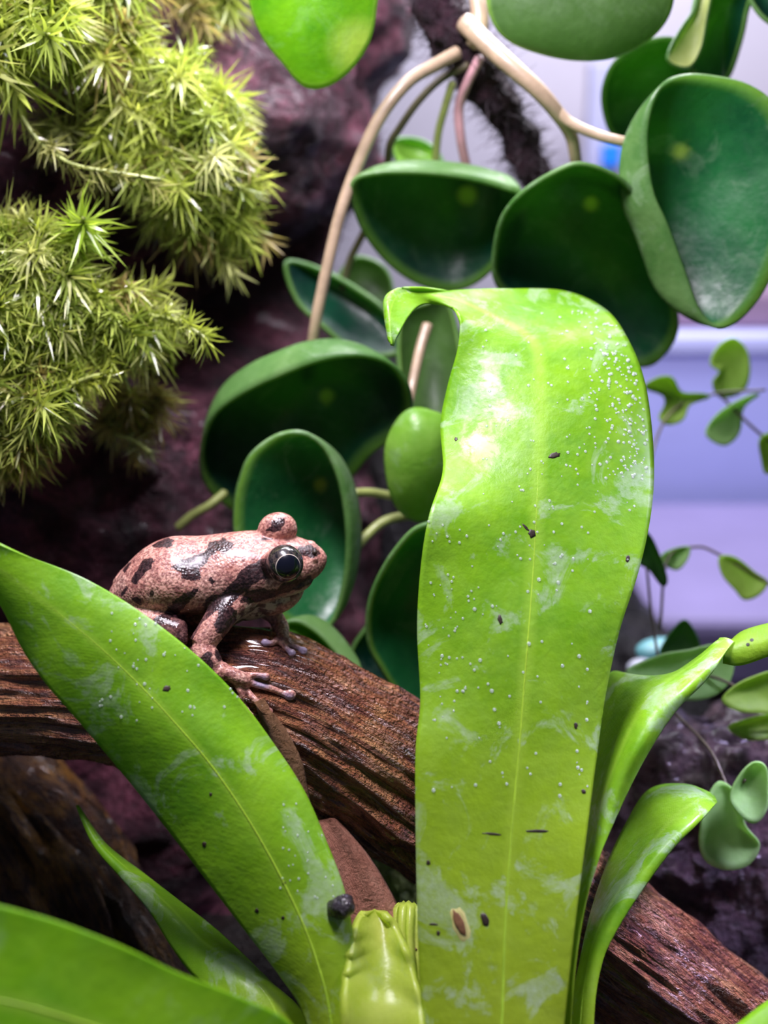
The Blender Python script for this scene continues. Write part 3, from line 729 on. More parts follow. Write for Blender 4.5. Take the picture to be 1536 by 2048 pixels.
# water beads on the fronds: too many to count
def droplets(name, trees, pts, label, parent=None):
    V = []; F = []
    rng = np.random.default_rng(5)
    for tree, px, py, r in pts:
        p, nn = shoot_ray(tree, px, py)
        if p is None: continue
        if nn@(p-CAM) > 0: nn = -nn
        a = np.cross(nn, [0.3, .2, .9]); a /= np.linalg.norm(a); c = np.cross(nn, a); rr = pxr(r, (p-CAM)@AF)
        k = len(V); ns = 8
        for h, q in ((0., 1.), (.35, .92), (.62, .6)):
            for i in range(ns):
                t = 2*math.pi*i/ns; V.append(p+nn*(.0032+rr*h)+rr*q*(a*math.cos(t)+c*math.sin(t)))
        V.append(p+nn*(.0032+rr*.75)); V.append(p+nn*.0030)
        for u in range(2):
            for i in range(ns): F.append((k+u*ns+i, k+u*ns+(i+1) % ns, k+(u+1)*ns+(i+1) % ns, k+(u+1)*ns+i))
        for i in range(ns): F.append((k+2*ns+i, k+2*ns+(i+1) % ns, k+3*ns)); F.append((k+(i+1) % ns, k+i, k+3*ns+1))
    o = mesh_obj(name, np.array(V), F, M['water']); setp(o, label, 'water', kind='stuff')
rng = np.random.default_rng(21)
dp = []
for _ in range(260):                       # thick along the upper right margin
    y = rng.uniform(620, 960); e = np.interp(y, [620, 690, 765, 850, 960], [1205, 1255, 1285, 1300, 1305])
    dp.append((CB, e-8-abs(rng.normal())*55, y, rng.uniform(1.5, 4.2)))
for _ in range(110): dp.append((CB, rng.uniform(960, 1270), rng.uniform(600, 1150), rng.uniform(1.5, 3.5)))
for _ in range(60): dp.append((CB, rng.uniform(850, 1180), rng.uniform(1150, 1600), rng.uniform(1.5, 4.5)))
for _ in range(50): dp.append((CB, rng.uniform(850, 960), rng.uniform(1020, 1480), rng.uniform(1.5, 3.5)))
for _ in range(70): dp.append((LFB, rng.uniform(200, 480), rng.uniform(1200, 1440), rng.uniform(1.5, 3.8)))
for _ in range(30): dp.append((LFB, rng.uniform(560, 690), rng.uniform(1600, 1800), rng.uniform(1.5, 3.)))
droplets('water_beads', None, dp, 'tiny water beads scattered over the fern fronds')

# ------------------------------------------------------------------ round-leaved trailing plant
PB = P(905., -140., 3.05)
plant = empty('round_leaf_plant', PB, 'trailing plant with dark round fleshy leaves hanging behind the frog', 'plant')
def dish(name, outline, d, B, mat, parent, tx=0., ty=0., spot=None, n=72, rings=22, power=4, thick=.010, wob=.006, seed=0, label=None, back=None):
    """dished leaf: rim surveyed in pixels at distance d (tx, ty tilt per 100 px), bowl pushed out along B=(px, px, units)"""
    outline = np.array(outline, float); x_, y_ = outline.T
    if np.sum(x_*np.roll(y_, -1)-y_*np.roll(x_, -1)) < 0: outline = outline[::-1]
    c = catmull(outline, n, True); cen = (c.max(0)+c.min(0))/2
    V = []; A = []
    R0 = np.linalg.norm(c-cen, axis=1).mean()
    rs = np.linspace(0.02, 1, rings)
    for r in rs:
        q = cen+(c-cen)*r
        h = 1-r**power
        qq = q+np.array([B[0], B[1]])*h
        dep = d+B[2]*(1-r**2.2)+tx*(q[:, 0]-cen[0])/100+ty*(q[:, 1]-cen[1])/100
        v = P(qq[:, 0], qq[:, 1], dep)
        v = v+AF*np.array([[wob*fnoise(p+seed, 5, 2)] for p in v])
        V.append(v)
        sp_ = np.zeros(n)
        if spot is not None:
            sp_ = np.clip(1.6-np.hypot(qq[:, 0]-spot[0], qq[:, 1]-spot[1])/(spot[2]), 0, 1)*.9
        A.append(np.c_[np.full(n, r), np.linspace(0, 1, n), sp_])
    V = np.concatenate(V); A = np.concatenate(A)
    F = grid_faces(rings, n, True)
    k = len(V); V = np.r_[V, [V[:n].mean(0)]]; A = np.r_[A, [A[0]]]
    F += [(k, (j+1) % n, j) for j in range(n)]
    o = mesh_obj(name, V, F, mat, parent, {'uvw': ('FLOAT_VECTOR', A)}, solid=thick)
    if back is not None:
        o.data.materials.append(back); sm = o.modifiers[0]; sm.material_offset = 1; sm.material_offset_rim = 1
    if label: o['label'] = label
    return o
def petiole(rows, r, mat, parent, name='petiole', r1=None):
    pts = pxpath(rows); d = rows[0][2]
    v, f, a = tube_arrays(pts, np.linspace(pxr(r, d), pxr(r1 or r, d), len(pts)), 12, len(pts)*8)
    return mesh_obj(name, v, f, M[mat], parent, {'uvw': ('FLOAT_VECTOR', a)})
lv = {}
def RL(key, *a, **k):
    k.setdefault('back', M['round_back']); lv[key] = dish('leaf', *a, **k); return lv[key]
RL('a', [(498, -60), (505, 20), (530, 80), (570, 130), (600, 165), (625, 177), (660, 170), (700, 140), (735, 90), (750, 30), (752, -60), (700, -140), (570, -140)], 2.85, (-10, -20, -.05), M['round_lit'], plant, ty=.02, spot=(715, 95, 45), label='bright green leaf hanging at the top')  # yellow spot here is light shining through, put into the colour
RL('b', [(975, -20), (985, 40), (1020, 80), (1080, 105), (1150, 118), (1220, 115), (1280, 90), (1325, 50), (1345, 0), (1340, -60), (1250, -130), (1100, -140), (1000, -100)], 2.92, (0, 20, -.04), M['round_olive'], plant, ty=.02, label='olive leaf cut by the top edge')
RL('c', [(1335, 118), (1362, 60), (1388, 20), (1400, -40), (1426, -40), (1414, 40), (1402, 100), (1376, 135)], 3.0, (0, 0, .02), M['yellow_leaf'], plant, label='pale yellow leaf seen edge on', thick=.01)
RL('d', [(1395, -60), (1505, -60), (1493, 30), (1480, 90), (1455, 158), (1420, 165), (1385, 145), (1380, 100), (1400, 40)], 3.06, (0, -20, .05), M['round'], plant, ty=.08)
RL('e', [(1205, 200), (1215, 150), (1240, 115), (1290, 85), (1340, 78), (1375, 100), (1385, 140), (1380, 200), (1340, 260), (1290, 292), (1250, 292), (1218, 260)], 3.18, (0, -20, .07), M['round'], plant, ty=.10)
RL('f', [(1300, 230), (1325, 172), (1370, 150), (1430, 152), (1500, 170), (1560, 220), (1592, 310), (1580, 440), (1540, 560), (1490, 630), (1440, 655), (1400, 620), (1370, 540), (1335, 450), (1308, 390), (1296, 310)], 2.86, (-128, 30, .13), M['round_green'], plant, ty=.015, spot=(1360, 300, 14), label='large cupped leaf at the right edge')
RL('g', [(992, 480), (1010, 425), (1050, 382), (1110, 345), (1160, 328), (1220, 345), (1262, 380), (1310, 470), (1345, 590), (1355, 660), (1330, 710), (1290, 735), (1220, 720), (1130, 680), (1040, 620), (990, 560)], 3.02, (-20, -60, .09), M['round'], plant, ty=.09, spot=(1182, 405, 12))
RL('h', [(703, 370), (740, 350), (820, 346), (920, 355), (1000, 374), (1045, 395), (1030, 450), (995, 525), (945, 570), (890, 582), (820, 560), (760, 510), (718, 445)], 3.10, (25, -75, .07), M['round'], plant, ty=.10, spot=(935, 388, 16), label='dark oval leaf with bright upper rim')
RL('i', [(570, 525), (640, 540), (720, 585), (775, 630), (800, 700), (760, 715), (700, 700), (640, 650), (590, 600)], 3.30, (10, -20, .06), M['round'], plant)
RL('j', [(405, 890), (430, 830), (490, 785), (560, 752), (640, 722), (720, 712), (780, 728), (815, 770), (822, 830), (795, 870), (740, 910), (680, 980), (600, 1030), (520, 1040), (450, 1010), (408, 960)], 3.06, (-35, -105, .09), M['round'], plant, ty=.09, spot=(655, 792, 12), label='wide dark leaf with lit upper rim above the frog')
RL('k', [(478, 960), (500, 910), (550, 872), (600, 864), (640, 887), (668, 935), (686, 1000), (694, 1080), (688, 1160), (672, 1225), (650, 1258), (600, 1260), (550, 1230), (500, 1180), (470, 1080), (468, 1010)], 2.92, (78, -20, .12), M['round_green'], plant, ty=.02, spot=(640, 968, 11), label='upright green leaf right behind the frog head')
RL('l', [(772, 900), (790, 850), (820, 820), (860, 822), (900, 850), (910, 950), (880, 1020), (840, 1042), (800, 1020), (778, 970)], 2.98, (0, 0, -.06), M['round_pale'], plant, ty=.03, label='small pale green leaf beside the central frond')
RL('m', [(735, 1230), (750, 1170), (790, 1100), (840, 1052), (900, 1060), (930, 1200), (910, 1350), (850, 1430), (800, 1395), (760, 1335), (738, 1290)], 2.90, (10, -20, .10), M['round_green'], plant, ty=.05, label='bluish green wet leaf low beside the central frond')
RL('p', [(700, 1320), (720, 1270), (760, 1245), (840, 1330), (850, 1440), (800, 1430), (730, 1380)], 3.02, (0, -10, .05), M['round'], plant)
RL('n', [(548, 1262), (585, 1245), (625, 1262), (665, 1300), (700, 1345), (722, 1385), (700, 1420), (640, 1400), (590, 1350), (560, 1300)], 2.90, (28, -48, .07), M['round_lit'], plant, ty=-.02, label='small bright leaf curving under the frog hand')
RL('r', [(800, 640), (850, 605), (900, 610), (925, 760), (885, 845), (830, 835), (800, 760)], 3.18, (0, -10, .05), M['round_olive'], plant)
RL('s', [(785, 285), (830, 278), (870, 298), (885, 335), (840, 350), (800, 335)], 3.35, (0, -8, .03), M['round_pale'], plant)
RL('t', [(675, 560), (712, 515), (768, 535), (785, 590), (745, 620), (690, 605)], 3.42, (0, -8, .03), M['round_olive'], plant)
RL('q', [(1488, -40), (1560, -40), (1570, 50), (1520, 28)], 2.98, (0, 0, .03), M['round'], plant)
# stem and petioles
sr = [(840, -140, 3.06), (870, -20, 3.08), (905, 70, 3.10), (960, 150, 3.14), (1005, 220, 3.18), (1045, 290, 3.22), (1075, 370, 3.26), (1095, 460, 3.30)]
pts = pxpath(sr); v, f, a = tube_arrays(pts, [pxr(r, 3.15) for r in (50, 50, 52, 42, 36, 33, 30, 26)], 60, 130)
nv = vnormals(v, f); v = v+nv*np.array([[.020*fnoise(p, 14, 4)] for p in v])
stem = mesh_obj('stem', v, f, M['stem_dark'], plant); stem['label'] = 'dark hanging stem covered in fine roots'
sel = RNG.integers(0, len(v), 3200)
fibres('rootlets', v[sel], nv[sel]+RNG.normal(size=(3200, 3))*.35, .035, .0014, M['fibre'], stem, RNG)
petiole([(915, 105, 3.04), (870, 130, 3.02), (815, 165, 3.0), (760, 235, 3.0), (715, 330, 3.02), (680, 430, 3.03), (652, 545, 3.05), (632, 640, 3.08), (618, 735, 3.14)], 14, 'petiole', lv['j'], r1=11)
petiole([(935, 130, 3.06), (880, 160, 3.08), (835, 205, 3.10), (800, 255, 3.12), (780, 290, 3.14), (772, 350, 3.20), (740, 440, 3.24), (700, 520, 3.32), (685, 580, 3.36)], 8, 'petiole_dark', lv['i'])
petiole([(905, 165, 3.08), (890, 215, 3.11), (876, 270, 3.15), (870, 340, 3.2), (868, 380, 3.22)], 8, 'petiole_green', lv['h'])
petiole([(960, 115, 3.05), (935, 165, 3.08), (918, 215, 3.12), (922, 280, 3.15), (935, 345, 3.2), (940, 400, 3.24)], 10, 'petiole_pink', lv['r'])
petiole([(930, 45, 3.02), (970, 85, 2.99), (1025, 135, 2.97), (1075, 180, 2.97), (1110, 220, 2.99), (1140, 265, 3.03), (1150, 310, 3.07), (1160, 390, 3.16)], 21, 'petiole', lv['g'], r1=11)
petiole([(1110, 215, 2.99), (1140, 245, 2.99), (1190, 268, 2.98), (1240, 282, 2.97), (1290, 290, 2.99)], 11, 'petiole', lv['f'], r1=10)
petiole([(955, -10, 3.04), (960, 40, 3.03), (950, 90, 3.03)], 18, 'petiole', lv['b'])
petiole([(855, 650, 3.12), (840, 700, 3.1), (825, 770, 3.08), (815, 830, 3.04), (820, 880, 3.0)], 11, 'petiole', lv['l'], r1=8)
petiole([(710, 985, 3.02), (745, 985, 3.05), (790, 993, 3.08)], 9, 'petiole_green', lv['k'])
petiole([(700, 1110, 3.03), (735, 1070, 3.06), (775, 1040, 3.08), (850, 1025, 3.1)], 10, 'petiole_green', lv['m'])
petiole([(355, 1055, 3.12), (385, 1030, 3.12), (420, 1010, 3.12), (450, 985, 3.13)], 9, 'petiole_green', lv['p'])

# ------------------------------------------------------------------ maidenhair fern
MB = P(1330., 1480., 2.98)
maid = empty('maidenhair_fern', MB, 'delicate maidenhair fern with small fan leaflets in front of the lavender tub', 'fern')
def leaflet(o, d, mat, B=(0, -6, .02), label=None): return dish('leaflet', o, d, B, M[mat], maid, thick=.004, n=48, rings=8, wob=.02)
leaflet([(1440, 690), (1470, 675), (1495, 700), (1500, 750), (1485, 785), (1440, 795), (1425, 765), (1440, 745), (1422, 725)], 3.35, 'maiden')
leaflet([(1288, 775), (1315, 755), (1345, 755), (1365, 785), (1410, 788), (1420, 795), (1380, 810), (1365, 840), (1335, 850), (1318, 835), (1330, 810), (1325, 790)], 3.3, 'maiden')
leaflet([(1412, 862), (1440, 825), (1490, 795), (1520, 788), (1490, 815), (1482, 865), (1455, 890), (1425, 882)], 3.28, 'maiden_pale')
leaflet([(1520, 880), (1545, 865), (1570, 890), (1560, 930), (1535, 948), (1524, 920)], 3.25, 'maiden')
leaflet([(1278, 1060), (1300, 1070), (1320, 1110), (1336, 1160), (1325, 1172), (1300, 1140), (1275, 1120)], 3.1, 'maiden_dark')
leaflet([(1325, 1112), (1350, 1098), (1380, 1095), (1375, 1120), (1355, 1140), (1332, 1130)], 3.2, 'maiden_pale')
leaflet([(1440, 1115), (1470, 1115), (1510, 1145), (1536, 1165), (1520, 1190), (1490, 1200), (1470, 1180), (1445, 1150)], 3.2, 'maiden')
leaflet([(1250, 1345), (1320, 1310), (1380, 1300), (1440, 1290), (1468, 1320), (1460, 1365), (1420, 1395), (1370, 1402), (1310, 1385)], 2.95, 'maiden_pale')
leaflet([(1445, 1395), (1490, 1360), (1560, 1345), (1570, 1420), (1500, 1425), (1460, 1415)], 2.9, 'maiden')
leaflet([(1455, 1455), (1500, 1435), (1560, 1430), (1560, 1470), (1500, 1480)], 2.95, 'maiden')
leaflet([(1400, 1680), (1410, 1610), (1440, 1565), (1475, 1590), (1490, 1650), (1520, 1690), (1500, 1730), (1455, 1742), (1415, 1725)], 2.78, 'maiden_pale')
leaflet([(1462, 1600), (1480, 1555), (1510, 1525), (1535, 1540), (1535, 1610), (1515, 1645), (1490, 1640)], 2.74, 'maiden_pale')
leaflet([(1370, 1240), (1400, 1300), (1350, 1320), (1320, 1300)], 3.2, 'maiden_dark')
for rws in ([(1330, 1400, 3.0), (1300, 1200, 3.12), (1290, 1000, 3.22), (1330, 840, 3.28), (1420, 790, 3.33), (1530, 780, 3.28)],
            [(1320, 1260, 3.1), (1335, 1120, 3.2), (1390, 1094, 3.22), (1440, 1110, 3.22), (1560, 1180, 3.2)],
            [(1330, 1400, 3.0), (1400, 1350, 2.97), (1500, 1390, 2.92), (1560, 1450, 2.95)],
            [(1345, 1420, 3.0), (1420, 1500, 2.86), (1460, 1580, 2.8), (1490, 1560, 2.76)],
            [(1440, 790, 3.33), (1500, 850, 3.28), (1560, 900, 3.25)]):
    petiole(rws, 3, 'petiole_dark', maid, 'stalk')
p, _ = shoot_ray(bvh(brV, brF), 1330, 1440)
blob('smooth_pebble', P(1330., 1300., 3.45), pxr(45, 3.45), M['teal'], 'blurred turquoise pebble behind the folded frond', 'pebble', .25, 8, 1, (1.2, .8, .55))
blob('smooth_pebble', P(1285., 1335., 3.42), pxr(26, 3.42), M['pebble'], 'small pale grey pebble left of the turquoise pebble', 'pebble', .25, 8, 2, (1.2, .8, .6))

# ------------------------------------------------------------------ frog
D0 = 2.63
U1 = D0/FPX                                     # one pixel at the frog's distance
h_ = np.array([.975, .2, .0]); h_ /= np.linalg.norm(h_)
l_ = np.array([-.14, .68, .72]); l_ -= h_*(l_@h_); l_ /= np.linalg.norm(l_)
u_ = np.cross(l_, h_); u_ = u_ if u_[1] > 0 else -u_
FO = P(225., 1200., D0)
def Fw(q):                                      # (x, up, depth) pixels -> world
    q = np.asarray(q, float); return FO+U1*(q[..., 0:1]*AX+q[..., 1:2]*AU+q[..., 2:3]*AF)
def FL(s, w, z):                                # frog axes: forward, toward its left, up -> world
    s, w, z = [np.asarray(k, float)[..., None] for k in (s, w, z)]
    return Fw(s*h_+w*l_+z*u_)
def frog_px(px, py, dd=0.):                     # pixel position + depth offset (pixels) -> world
    return Fw(np.array([px-225., 1200.-py, dd]))
def ellipsoid(c, ax, nu=18, nv=24):
    V = []
    for i in range(nu):
        th = math.pi*i/(nu-1)
        for j in range(nv):
            ph = 2*math.pi*j/nv
            V.append(c+ax[0]*math.sin(th)*math.cos(ph)+ax[1]*math.sin(th)*math.sin(ph)+ax[2]*math.cos(th))
    F = []
    V2 = [V[0]]+V[nv:(nu-1)*nv]+[V[-1]]
    n2 = (nu-2)*nv
    for i in range(nu-3):
        for j in range(nv):
            a = 1+i*nv+j; b = 1+i*nv+(j+1) % nv; F.append((a, a+nv, b+nv, b))
    F += [(0, 1+j, 1+(j+1) % nv) for j in range(nv)]+[(n2+1, 1+(nu-3)*nv+(j+1) % nv, 1+(nu-3)*nv+j) for j in range(nv)]
    return np.array(V2), F
H3, L3, U3 = [U1*(k[0]*AX+k[1]*AU+k[2]*AF) for k in (h_, l_, u_)]
parts = []
sec = np.array([(-6, 6, 6, 5), (0, 8, 18, 15), (18, 12, 36, 28), (45, 20, 56, 44), (90, 30, 76, 60), (140, 32, 84, 68), (200, 14, 85, 72), (250, 12, 80, 72), (300, 8, 78, 68), (345, 8, 70, 54), (385, 3, 54, 41), (412, -1, 38, 31), (428, -2, 22, 20), (436, -2, 8, 8)], float)
c = catmull(sec, 70); ang = np.linspace(0, 2*math.pi, 40, endpoint=False)
V = []
for s, zc, a_, b_ in c:
    a_, b_ = max(a_, 1), max(b_, 1)
    cs, sn = np.cos(ang), np.sin(ang)
    V.append(FL(np.full(40, s), a_*np.sign(cs)*np.abs(cs)**.9, zc+b_*np.sign(sn)*np.abs(sn)**.95))
n = len(c); V = np.concatenate(V); V = np.r_[V, FL([c[0, 0]-2], [0], [c[0, 1]]), FL([c[-1, 0]+2], [0], [c[-1, 1]])]
F = grid_faces(n, 40, True)+[(n*40, (j+1) % 40, j) for j in range(40)]+[(n*40+1, (n-1)*40+j, (n-1)*40+(j+1) % 40) for j in range(40)]
parts.append((V, F))
EYE = {}
for sgn in (-1, 1):
    parts.append(ellipsoid(FL(352, sgn*48, 56)[0] if False else FL(352., sgn*47., 54.), [H3*40, L3*(34 if sgn > 0 else 30), U3*36]))       # brow
    parts.append(ellipsoid(FL(405., sgn*20., 18.), [H3*17, L3*12, U3*12]))                                      # nostril swelling
    parts.append(ellipsoid(FL(352., sgn*36., -14.), [H3*52, L3*30, U3*24]))                                     # upper jaw
parts.append(ellipsoid(FL(312., -14., -46.), [H3*70, L3*60, U3*46]))                                            # throat
parts.append(ellipsoid(FL(120., 0., 62.), [H3*46, L3*30, U3*36]))                                               # sacral hump
parts.append(ellipsoid(FL(200., 0., -42.), [H3*92, L3*86, U3*58]))
parts.append(ellipsoid(FL(268., -6., -46.), [H3*74, L3*66, U3*54]))                                              # belly
def limb(pts, rad, ns=16):
    v, f, a = tube_arrays(np.array(pts), np.array(rad)*U1, ns, len(pts)*8); return v, f
def on_log(px, py, lift):
    p_, n_ = shoot_ray(LB, px, py)
    if p_ is None: p_ = np.array(LB.find_nearest(Vector(P(px, py, 2.72)))[0])
    return p_-(p_-CAM)/np.linalg.norm(p_-CAM)*lift*U1
# near fore leg
sh = frog_px(462, 1212, -58); el = frog_px(414, 1282, -92); wr = on_log(452, 1344, 12)
parts.append(limb([frog_px(492, 1190, -30), sh, frog_px(436, 1250, -82), el], [34, 32, 28, 25]))
parts.append(limb([el, frog_px(424, 1306, -96), frog_px(440, 1330, -94), wr], [25, 29, 26, 18]))
hand = on_log(478, 1356, 8)
parts.append(limb([wr, hand, on_log(496, 1364, 7)], [15, 15, 12]))
def toe(path, r=6.5, pad=11):
    pt = [on_log(x, y, 5 if i else 7) for i, (x, y) in enumerate(path)]
    parts.append(limb(pt, [r*1.35]+[r]*(len(pt)-1), 12))
    e = pt[-1]; 
    parts.append(ellipsoid(e, [AX*pad*U1, AU*pad*.95*U1, AF*pad*.7*U1], 12, 16))
toe([(482, 1358), (510, 1368), (540, 1376), (566, 1386), (580, 1389)], 7.5, 13)
toe([(480, 1352), (498, 1350), (516, 1350), (532, 1353)], 6, 9)
toe([(478, 1362), (496, 1384), (510, 1400), (524, 1412), (536, 1424)], 7, 11)
toe([(472, 1362), (482, 1388), (490, 1412), (500, 1432)], 6, 9)
# far fore leg
parts.append(limb([frog_px(478, 1206, 40), frog_px(520, 1222, 62), frog_px(546, 1240, 56)], [26, 20, 16]))
fw = on_log(566, 1284, 8)
parts.append(limb([frog_px(546, 1238, 56), frog_px(558, 1260, 46), fw], [17, 17, 12]))
toe([(562, 1282), (580, 1290), (596, 1296), (606, 1302)], 6, 10)
toe([(560, 1282), (572, 1296), (584, 1306)], 6, 9)
toe([(556, 1278), (545, 1286), (530, 1285)], 6, 9)
# hind legs, folded
def hind(sg):
    k = 1 if sg < 0 else -1
    hip = FL(40., sg*40., -5.); knee = FL(135., sg*118., -8.); heel = FL(30., sg*112., -52.); toeb = FL(120., sg*130., -66.)
    parts.append(limb([FL(25., sg*18., 5.), hip, FL(90., sg*92., -4.), knee], [30, 36, 33, 25]))
    parts.append(limb([knee, FL(85., sg*122., -28.), heel], [24, 26, 16]))
    parts.append(limb([heel, FL(70., sg*126., -64.), toeb], [16, 14, 12]))
    for a_, e_ in ((-.3, 60), (.0, 70), (.3, 62), (.6, 46)):
        p0 = toeb; p1 = p0+H3*e_*math.cos(a_)*.5+L3*sg*e_*math.sin(a_)*.5-U3*4; p2 = p0+H3*e_*math.cos(a_)+L3*sg*e_*math.sin(a_)-U3*10
        parts.append(limb([p0, p1, p2], [9, 6, 6], 10)); parts.append(ellipsoid(p2, [AX*9*U1, AU*9*U1, AF*8*U1], 10, 12))
hind(-1); hind(1)
fv, ff = merge(parts)
tmp = bpy.data.meshes.new('tmp'); tmp.from_pydata(fv.tolist(), [], ff)
to = bpy.data.objects.new('tmp', tmp); COL.objects.link(to)
r_ = to.modifiers.new('r', 'REMESH'); r_.mode = 'VOXEL'; r_.voxel_size = 2.3*U1
s_ = to.modifiers.new('s', 'SMOOTH'); s_.factor = .5; s_.iterations = 9
dg = bpy.context.evaluated_depsgraph_get(); dg.update()
me2 = to.evaluated_get(dg).to_mesh()
nV = len(me2.vertices); co = np.empty(nV*3, np.float32); me2.vertices.foreach_get('co', co); BVt = co.reshape(-1, 3).astype(float)
nr = np.empty(nV*3, np.float32); me2.vertex_normals.foreach_get('vector', nr); BN = nr.reshape(-1, 3).astype(float)
BFc = [tuple(p_.vertices) for p_ in me2.polygons]
to.evaluated_get(dg).to_mesh_clear(); bpy.data.objects.remove(to)
# pigment: fields in the frog's own side view (far side mirrored)
rel = (BVt-FO)/U1
loc = np.c_[rel@AX, rel@AU, rel@AF]
cs = np.c_[loc@h_, loc@l_, loc@u_]
far = (BN@AF > .15)
cm = cs.copy(); cm[far, 1] *= -1
img = np.outer(cm[:, 0], h_)+np.outer(cm[:, 1], l_)+np.outer(cm[:, 2], u_)
sx, sy = img[:, 0]+225, 1200-img[:, 1]
def poly_field(poly):
    a = np.array(poly, float); b = np.roll(a, -1, 0); p_ = np.c_[sx, sy]
    dmin = np.full(len(p_), 1e9); ins = np.zeros(len(p_), bool)
    for (x0, y0), (x1, y1) in zip(a, b):
        e = np.array([x1-x0, y1-y0]); q_ = p_-[x0, y0]
        t = np.clip((q_@e)/(e@e+1e-9), 0, 1); dmin = np.minimum(dmin, np.linalg.norm(q_-np.outer(t, e), axis=1))
        cr = ((y0 > p_[:, 1]) != (y1 > p_[:, 1])) & (p_[:, 0] < (x1-x0)*(p_[:, 1]-y0)/(y1-y0+1e-12)+x0)
        ins ^= cr
    return np.where(ins, dmin, -dmin)
def union(polys): return np.max([poly_field(p_) for p_ in polys], 0)
spots = union([
 [(358, 1130), (372, 1118), (395, 1112), (412, 1104), (425, 1092), (422, 1082), (440, 1080), (452, 1076), (474, 1086), (472, 1096), (456, 1104), (440, 1102), (430, 1112), (418, 1124), (412, 1134), (414, 1150), (400, 1158), (384, 1154), (376, 1142)],
 [(312, 1090), (324, 1080), (340, 1076), (354, 1082), (352, 1090), (338, 1094), (322, 1094)],
 [(275, 1158), (284, 1142), (292, 1130), (298, 1116), (312, 1112), (322, 1120), (318, 1132), (306, 1140), (298, 1152), (286, 1164)],
 [(250, 1140), (258, 1126), (268, 1124), (264, 1136), (256, 1144)],
 [(252, 1184), (260, 1172), (268, 1172), (264, 1186), (254, 1188)],
 [(314, 1180), (320, 1174), (325, 1180), (320, 1188)],
 [(428, 1156), (436, 1150), (442, 1158), (436, 1166)],
 [(278, 1192), (290, 1186), (298, 1194), (294, 1204), (284, 1200)],
 [(530, 1062), (545, 1052), (548, 1044), (562, 1034), (572, 1036), (570, 1050), (562, 1060), (550, 1064)],
 [(524, 1078), (536, 1075), (546, 1077), (536, 1080)]])
stripe = union([
 [(552, 1118), (535, 1116), (520, 1124), (502, 1132), (488, 1146), (478, 1160), (464, 1172), (455, 1184), (440, 1186), (428, 1194), (418, 1206), (424, 1216), (446, 1212), (470, 1204), (482, 1190), (500, 1176), (514, 1160), (532, 1152), (556, 1152), (580, 1148), (600, 1138), (598, 1110), (570, 1100)],
 [(594, 1098), (610, 1094), (622, 1092), (634, 1096), (638, 1106), (630, 1112), (618, 1108), (604, 1108), (596, 1110)],
 [(324, 1234), (340, 1224), (362, 1200), (392, 1180), (408, 1174), (396, 1190), (372, 1212), (352, 1232), (336, 1240)],
 [(620, 1152), (600, 1160), (580, 1152), (560, 1178), (530, 1176), (500, 1182), (490, 1196), (510, 1200), (545, 1192), (575, 1180), (604, 1174), (626, 1162)],
 [(452, 1216), (470, 1208), (482, 1218), (478, 1234), (466, 1248), (452, 1256), (446, 1240)],
 [(420, 1300), (436, 1294), (440, 1318), (428, 1340), (414, 1330)],
 [(446, 1292), (456, 1290), (462, 1304), (452, 1308)]])
belly_line = np.interp(sx, [200, 324, 350, 400, 440, 480, 520, 560, 645], [1250, 1236, 1230, 1212, 1200, 1200, 1236, 1250, 1290])
belly = sy-belly_line                                     # below it: dark mottled flank
throat = union([[(470, 1250), (480, 1225), (500, 1206), (540, 1200), (580, 1186), (620, 1168), (600, 1190), (560, 1212), (520, 1244), (480, 1268), (455, 1275)]])
arm = union([[(404, 1345), (402, 1270), (420, 1238), (448, 1214), (462, 1212), (460, 1240), (452, 1262), (470, 1310), (476, 1345), (440, 1352)]])
hand_f = np.clip((sy-1336)/14, 0, 1)
fld = np.clip(np.maximum(spots, stripe+2.5)/12, -1, 1)
bel = np.clip(np.where(arm > -2, -1, np.maximum(belly, -99)/14), -1, 1)
bel[(sx > 470)] = -1
bel[cs[:, 1] > 60] = np.minimum(bel[cs[:, 1] > 60], 0.2)
thr = np.clip(throat/10, -1, 1)
pad = np.zeros(nV)
for (x, y) in ((580, 1389), (532, 1353), (536, 1424), (606, 1302), (584, 1306), (530, 1285), (500, 1432)):
    pad = np.maximum(pad, np.clip(1.6-np.hypot(sx-x, sy-y)/13, 0, 1))
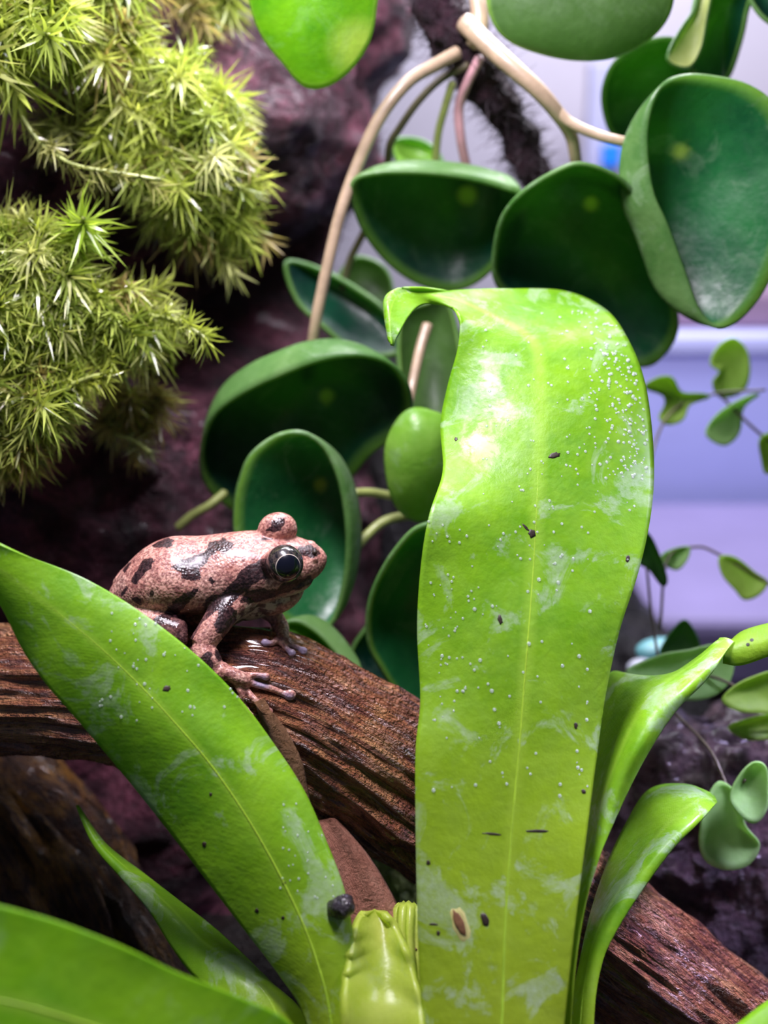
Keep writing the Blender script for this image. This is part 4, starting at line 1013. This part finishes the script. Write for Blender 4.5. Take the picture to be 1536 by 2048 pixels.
def frog_skin():
    m, nt, out = newmat('frog_skin'); b = NB(nt); o = b.obj()
    nz = b.math('MULTIPLY', b.math('SUBTRACT', b.noise(o, 75, 4, .7), .5), 2.2)
    def mask(at, w=.10, k=1.0):
        a = b.math('ADD', b.attr(at, 'Fac'), b.math('MULTIPLY', nz, k))
        return b.ramp(b.math('ADD', b.math('MULTIPLY', a, .5), .5), [(.5-w/2, 0.), (.5+w/2, 1.)])
    n1 = b.noise(o, 26, 5, .65); n2 = b.noise(o, 150, 3, .6)
    c = b.ramp(n1, [(.34, (.42, .17, .13)), (.50, (.68, .35, .27)), (.68, (.82, .51, .40))])
    c = b.mix(b.ramp(n2, [(.40, .8), (.56, 0.)]), c, (.20, .065, .06))
    c = b.mix(b.ramp(b.noise(o, 48, 5, .7), [(.36, .7), (.46, 0.)]), c, (.17, .06, .06))
    dk = b.mix(b.ramp(n2, [(.45, 0.), (.65, .8)]), (.020, .009, .010), (.10, .045, .045))
    fl_ = b.mix(b.ramp(b.noise(o, 70, 4, .7), [(.42, 0.), (.60, 1.)]), (.045, .018, .020), (.20, .09, .08))
    c = b.mix(mask('belly'), c, fl_)
    th = b.mix(b.ramp(b.noise(o, 60, 3, .6), [(.44, 0.), (.54, 1.)]), (.09, .05, .04), (.50, .42, .30))
    c = b.mix(mask('throat', .5), c, th)
    c = b.mix(mask('dark', .06, .8), c, dk)
    c = b.mix(b.attr('pad', 'Fac'), c, (.42, .34, .48))
    r = b.ramp(b.noise(o, 22, 4, .6), [(.40, .26), (.60, .55)])
    v = b.n('ShaderNodeTexVoronoi'); v.inputs['Scale'].default_value = 170; b.l(o, v.inputs['Vector'])
    hgt = b.math('ADD', b.math('MULTIPLY', v.outputs['Distance'], -.6), b.math('MULTIPLY', b.noise(o, 45, 3), .6))
    s = b.bsdf(c, r, b.bump(hgt, .35, .006), .45, .28, .18, .12)
    b.l(s, out.inputs[0]); return m
M['frog'] = frog_skin()
frog = empty('tree_frog', FL(180., 0., -85.), 'small pinkish brown tree frog with dark blotches sitting on the log', 'frog')
body = mesh_obj('body', BVt, BFc, M['frog'], frog, {'dark': ('FLOAT', fld), 'belly': ('FLOAT', bel), 'throat': ('FLOAT', thr), 'pad': ('FLOAT', pad)})
def eye_material():
    m, nt, out = newmat('frog_eye'); b = NB(nt)
    sep = b.n('ShaderNodeSeparateXYZ'); b.l(b.attr('uvw'), sep.inputs[0])
    o = b.obj()
    iris = b.ramp(b.noise(o, 160, 4, .7), [(.42, (.006, .006, .010)), (.64, (.08, .06, .05))])
    c = b.mix(b.ramp(sep.outputs[0], [(.60, 1.), (.62, 0.)]), iris, (.50, .44, .36))
    c = b.mix(b.ramp(sep.outputs[0], [(.555, 1.), (.575, 0.)]), c, (.002, .003, .010))
    b.l(b.bsdf(c, .25, None, .5, 1.0, .04), out.inputs[0]); return m
M['eye'] = eye_material()
def eyeball(sgn):
    cen = FL(357., sgn*52., 58. if sgn < 0 else 46.)
    e = U1*0
    dirv = L3*sgn*.62+U3*.36+H3*.20
    if sgn > 0: dirv = L3*.9+U3*.05+H3*.1
    dirv /= np.linalg.norm(dirv)
    a = np.cross(dirv, [0, 0, 1.]); a /= np.linalg.norm(a); b = np.cross(dirv, a)
    cen = cen+dirv*(6 if sgn < 0 else 4)*U1
    R = (37 if sgn < 0 else 31)*U1; V = []; A = []
    nu, nv = 40, 48
    for i in range(nu):
        th = math.pi*i/(nu-1)
        for j in range(nv):
            ph = 2*math.pi*j/nv
            V.append(cen+R*(dirv*math.cos(th)+math.sin(th)*(a*math.cos(ph)+b*math.sin(ph)))); A.append((th/1.2, 0, 0))
    o = mesh_obj('eye', np.array(V), grid_faces(nu, nv, True), M['eye'], frog, {'uvw': ('FLOAT_VECTOR', A)})
    o['label'] = 'large dark eye with thin golden ring'
eyeball(-1); eyeball(1)
blob('nostril', frog_px(631, 1104, -30), 5*U1, M['speck'], None, None, .1, 10, 0, (1, 1, 1), frog)
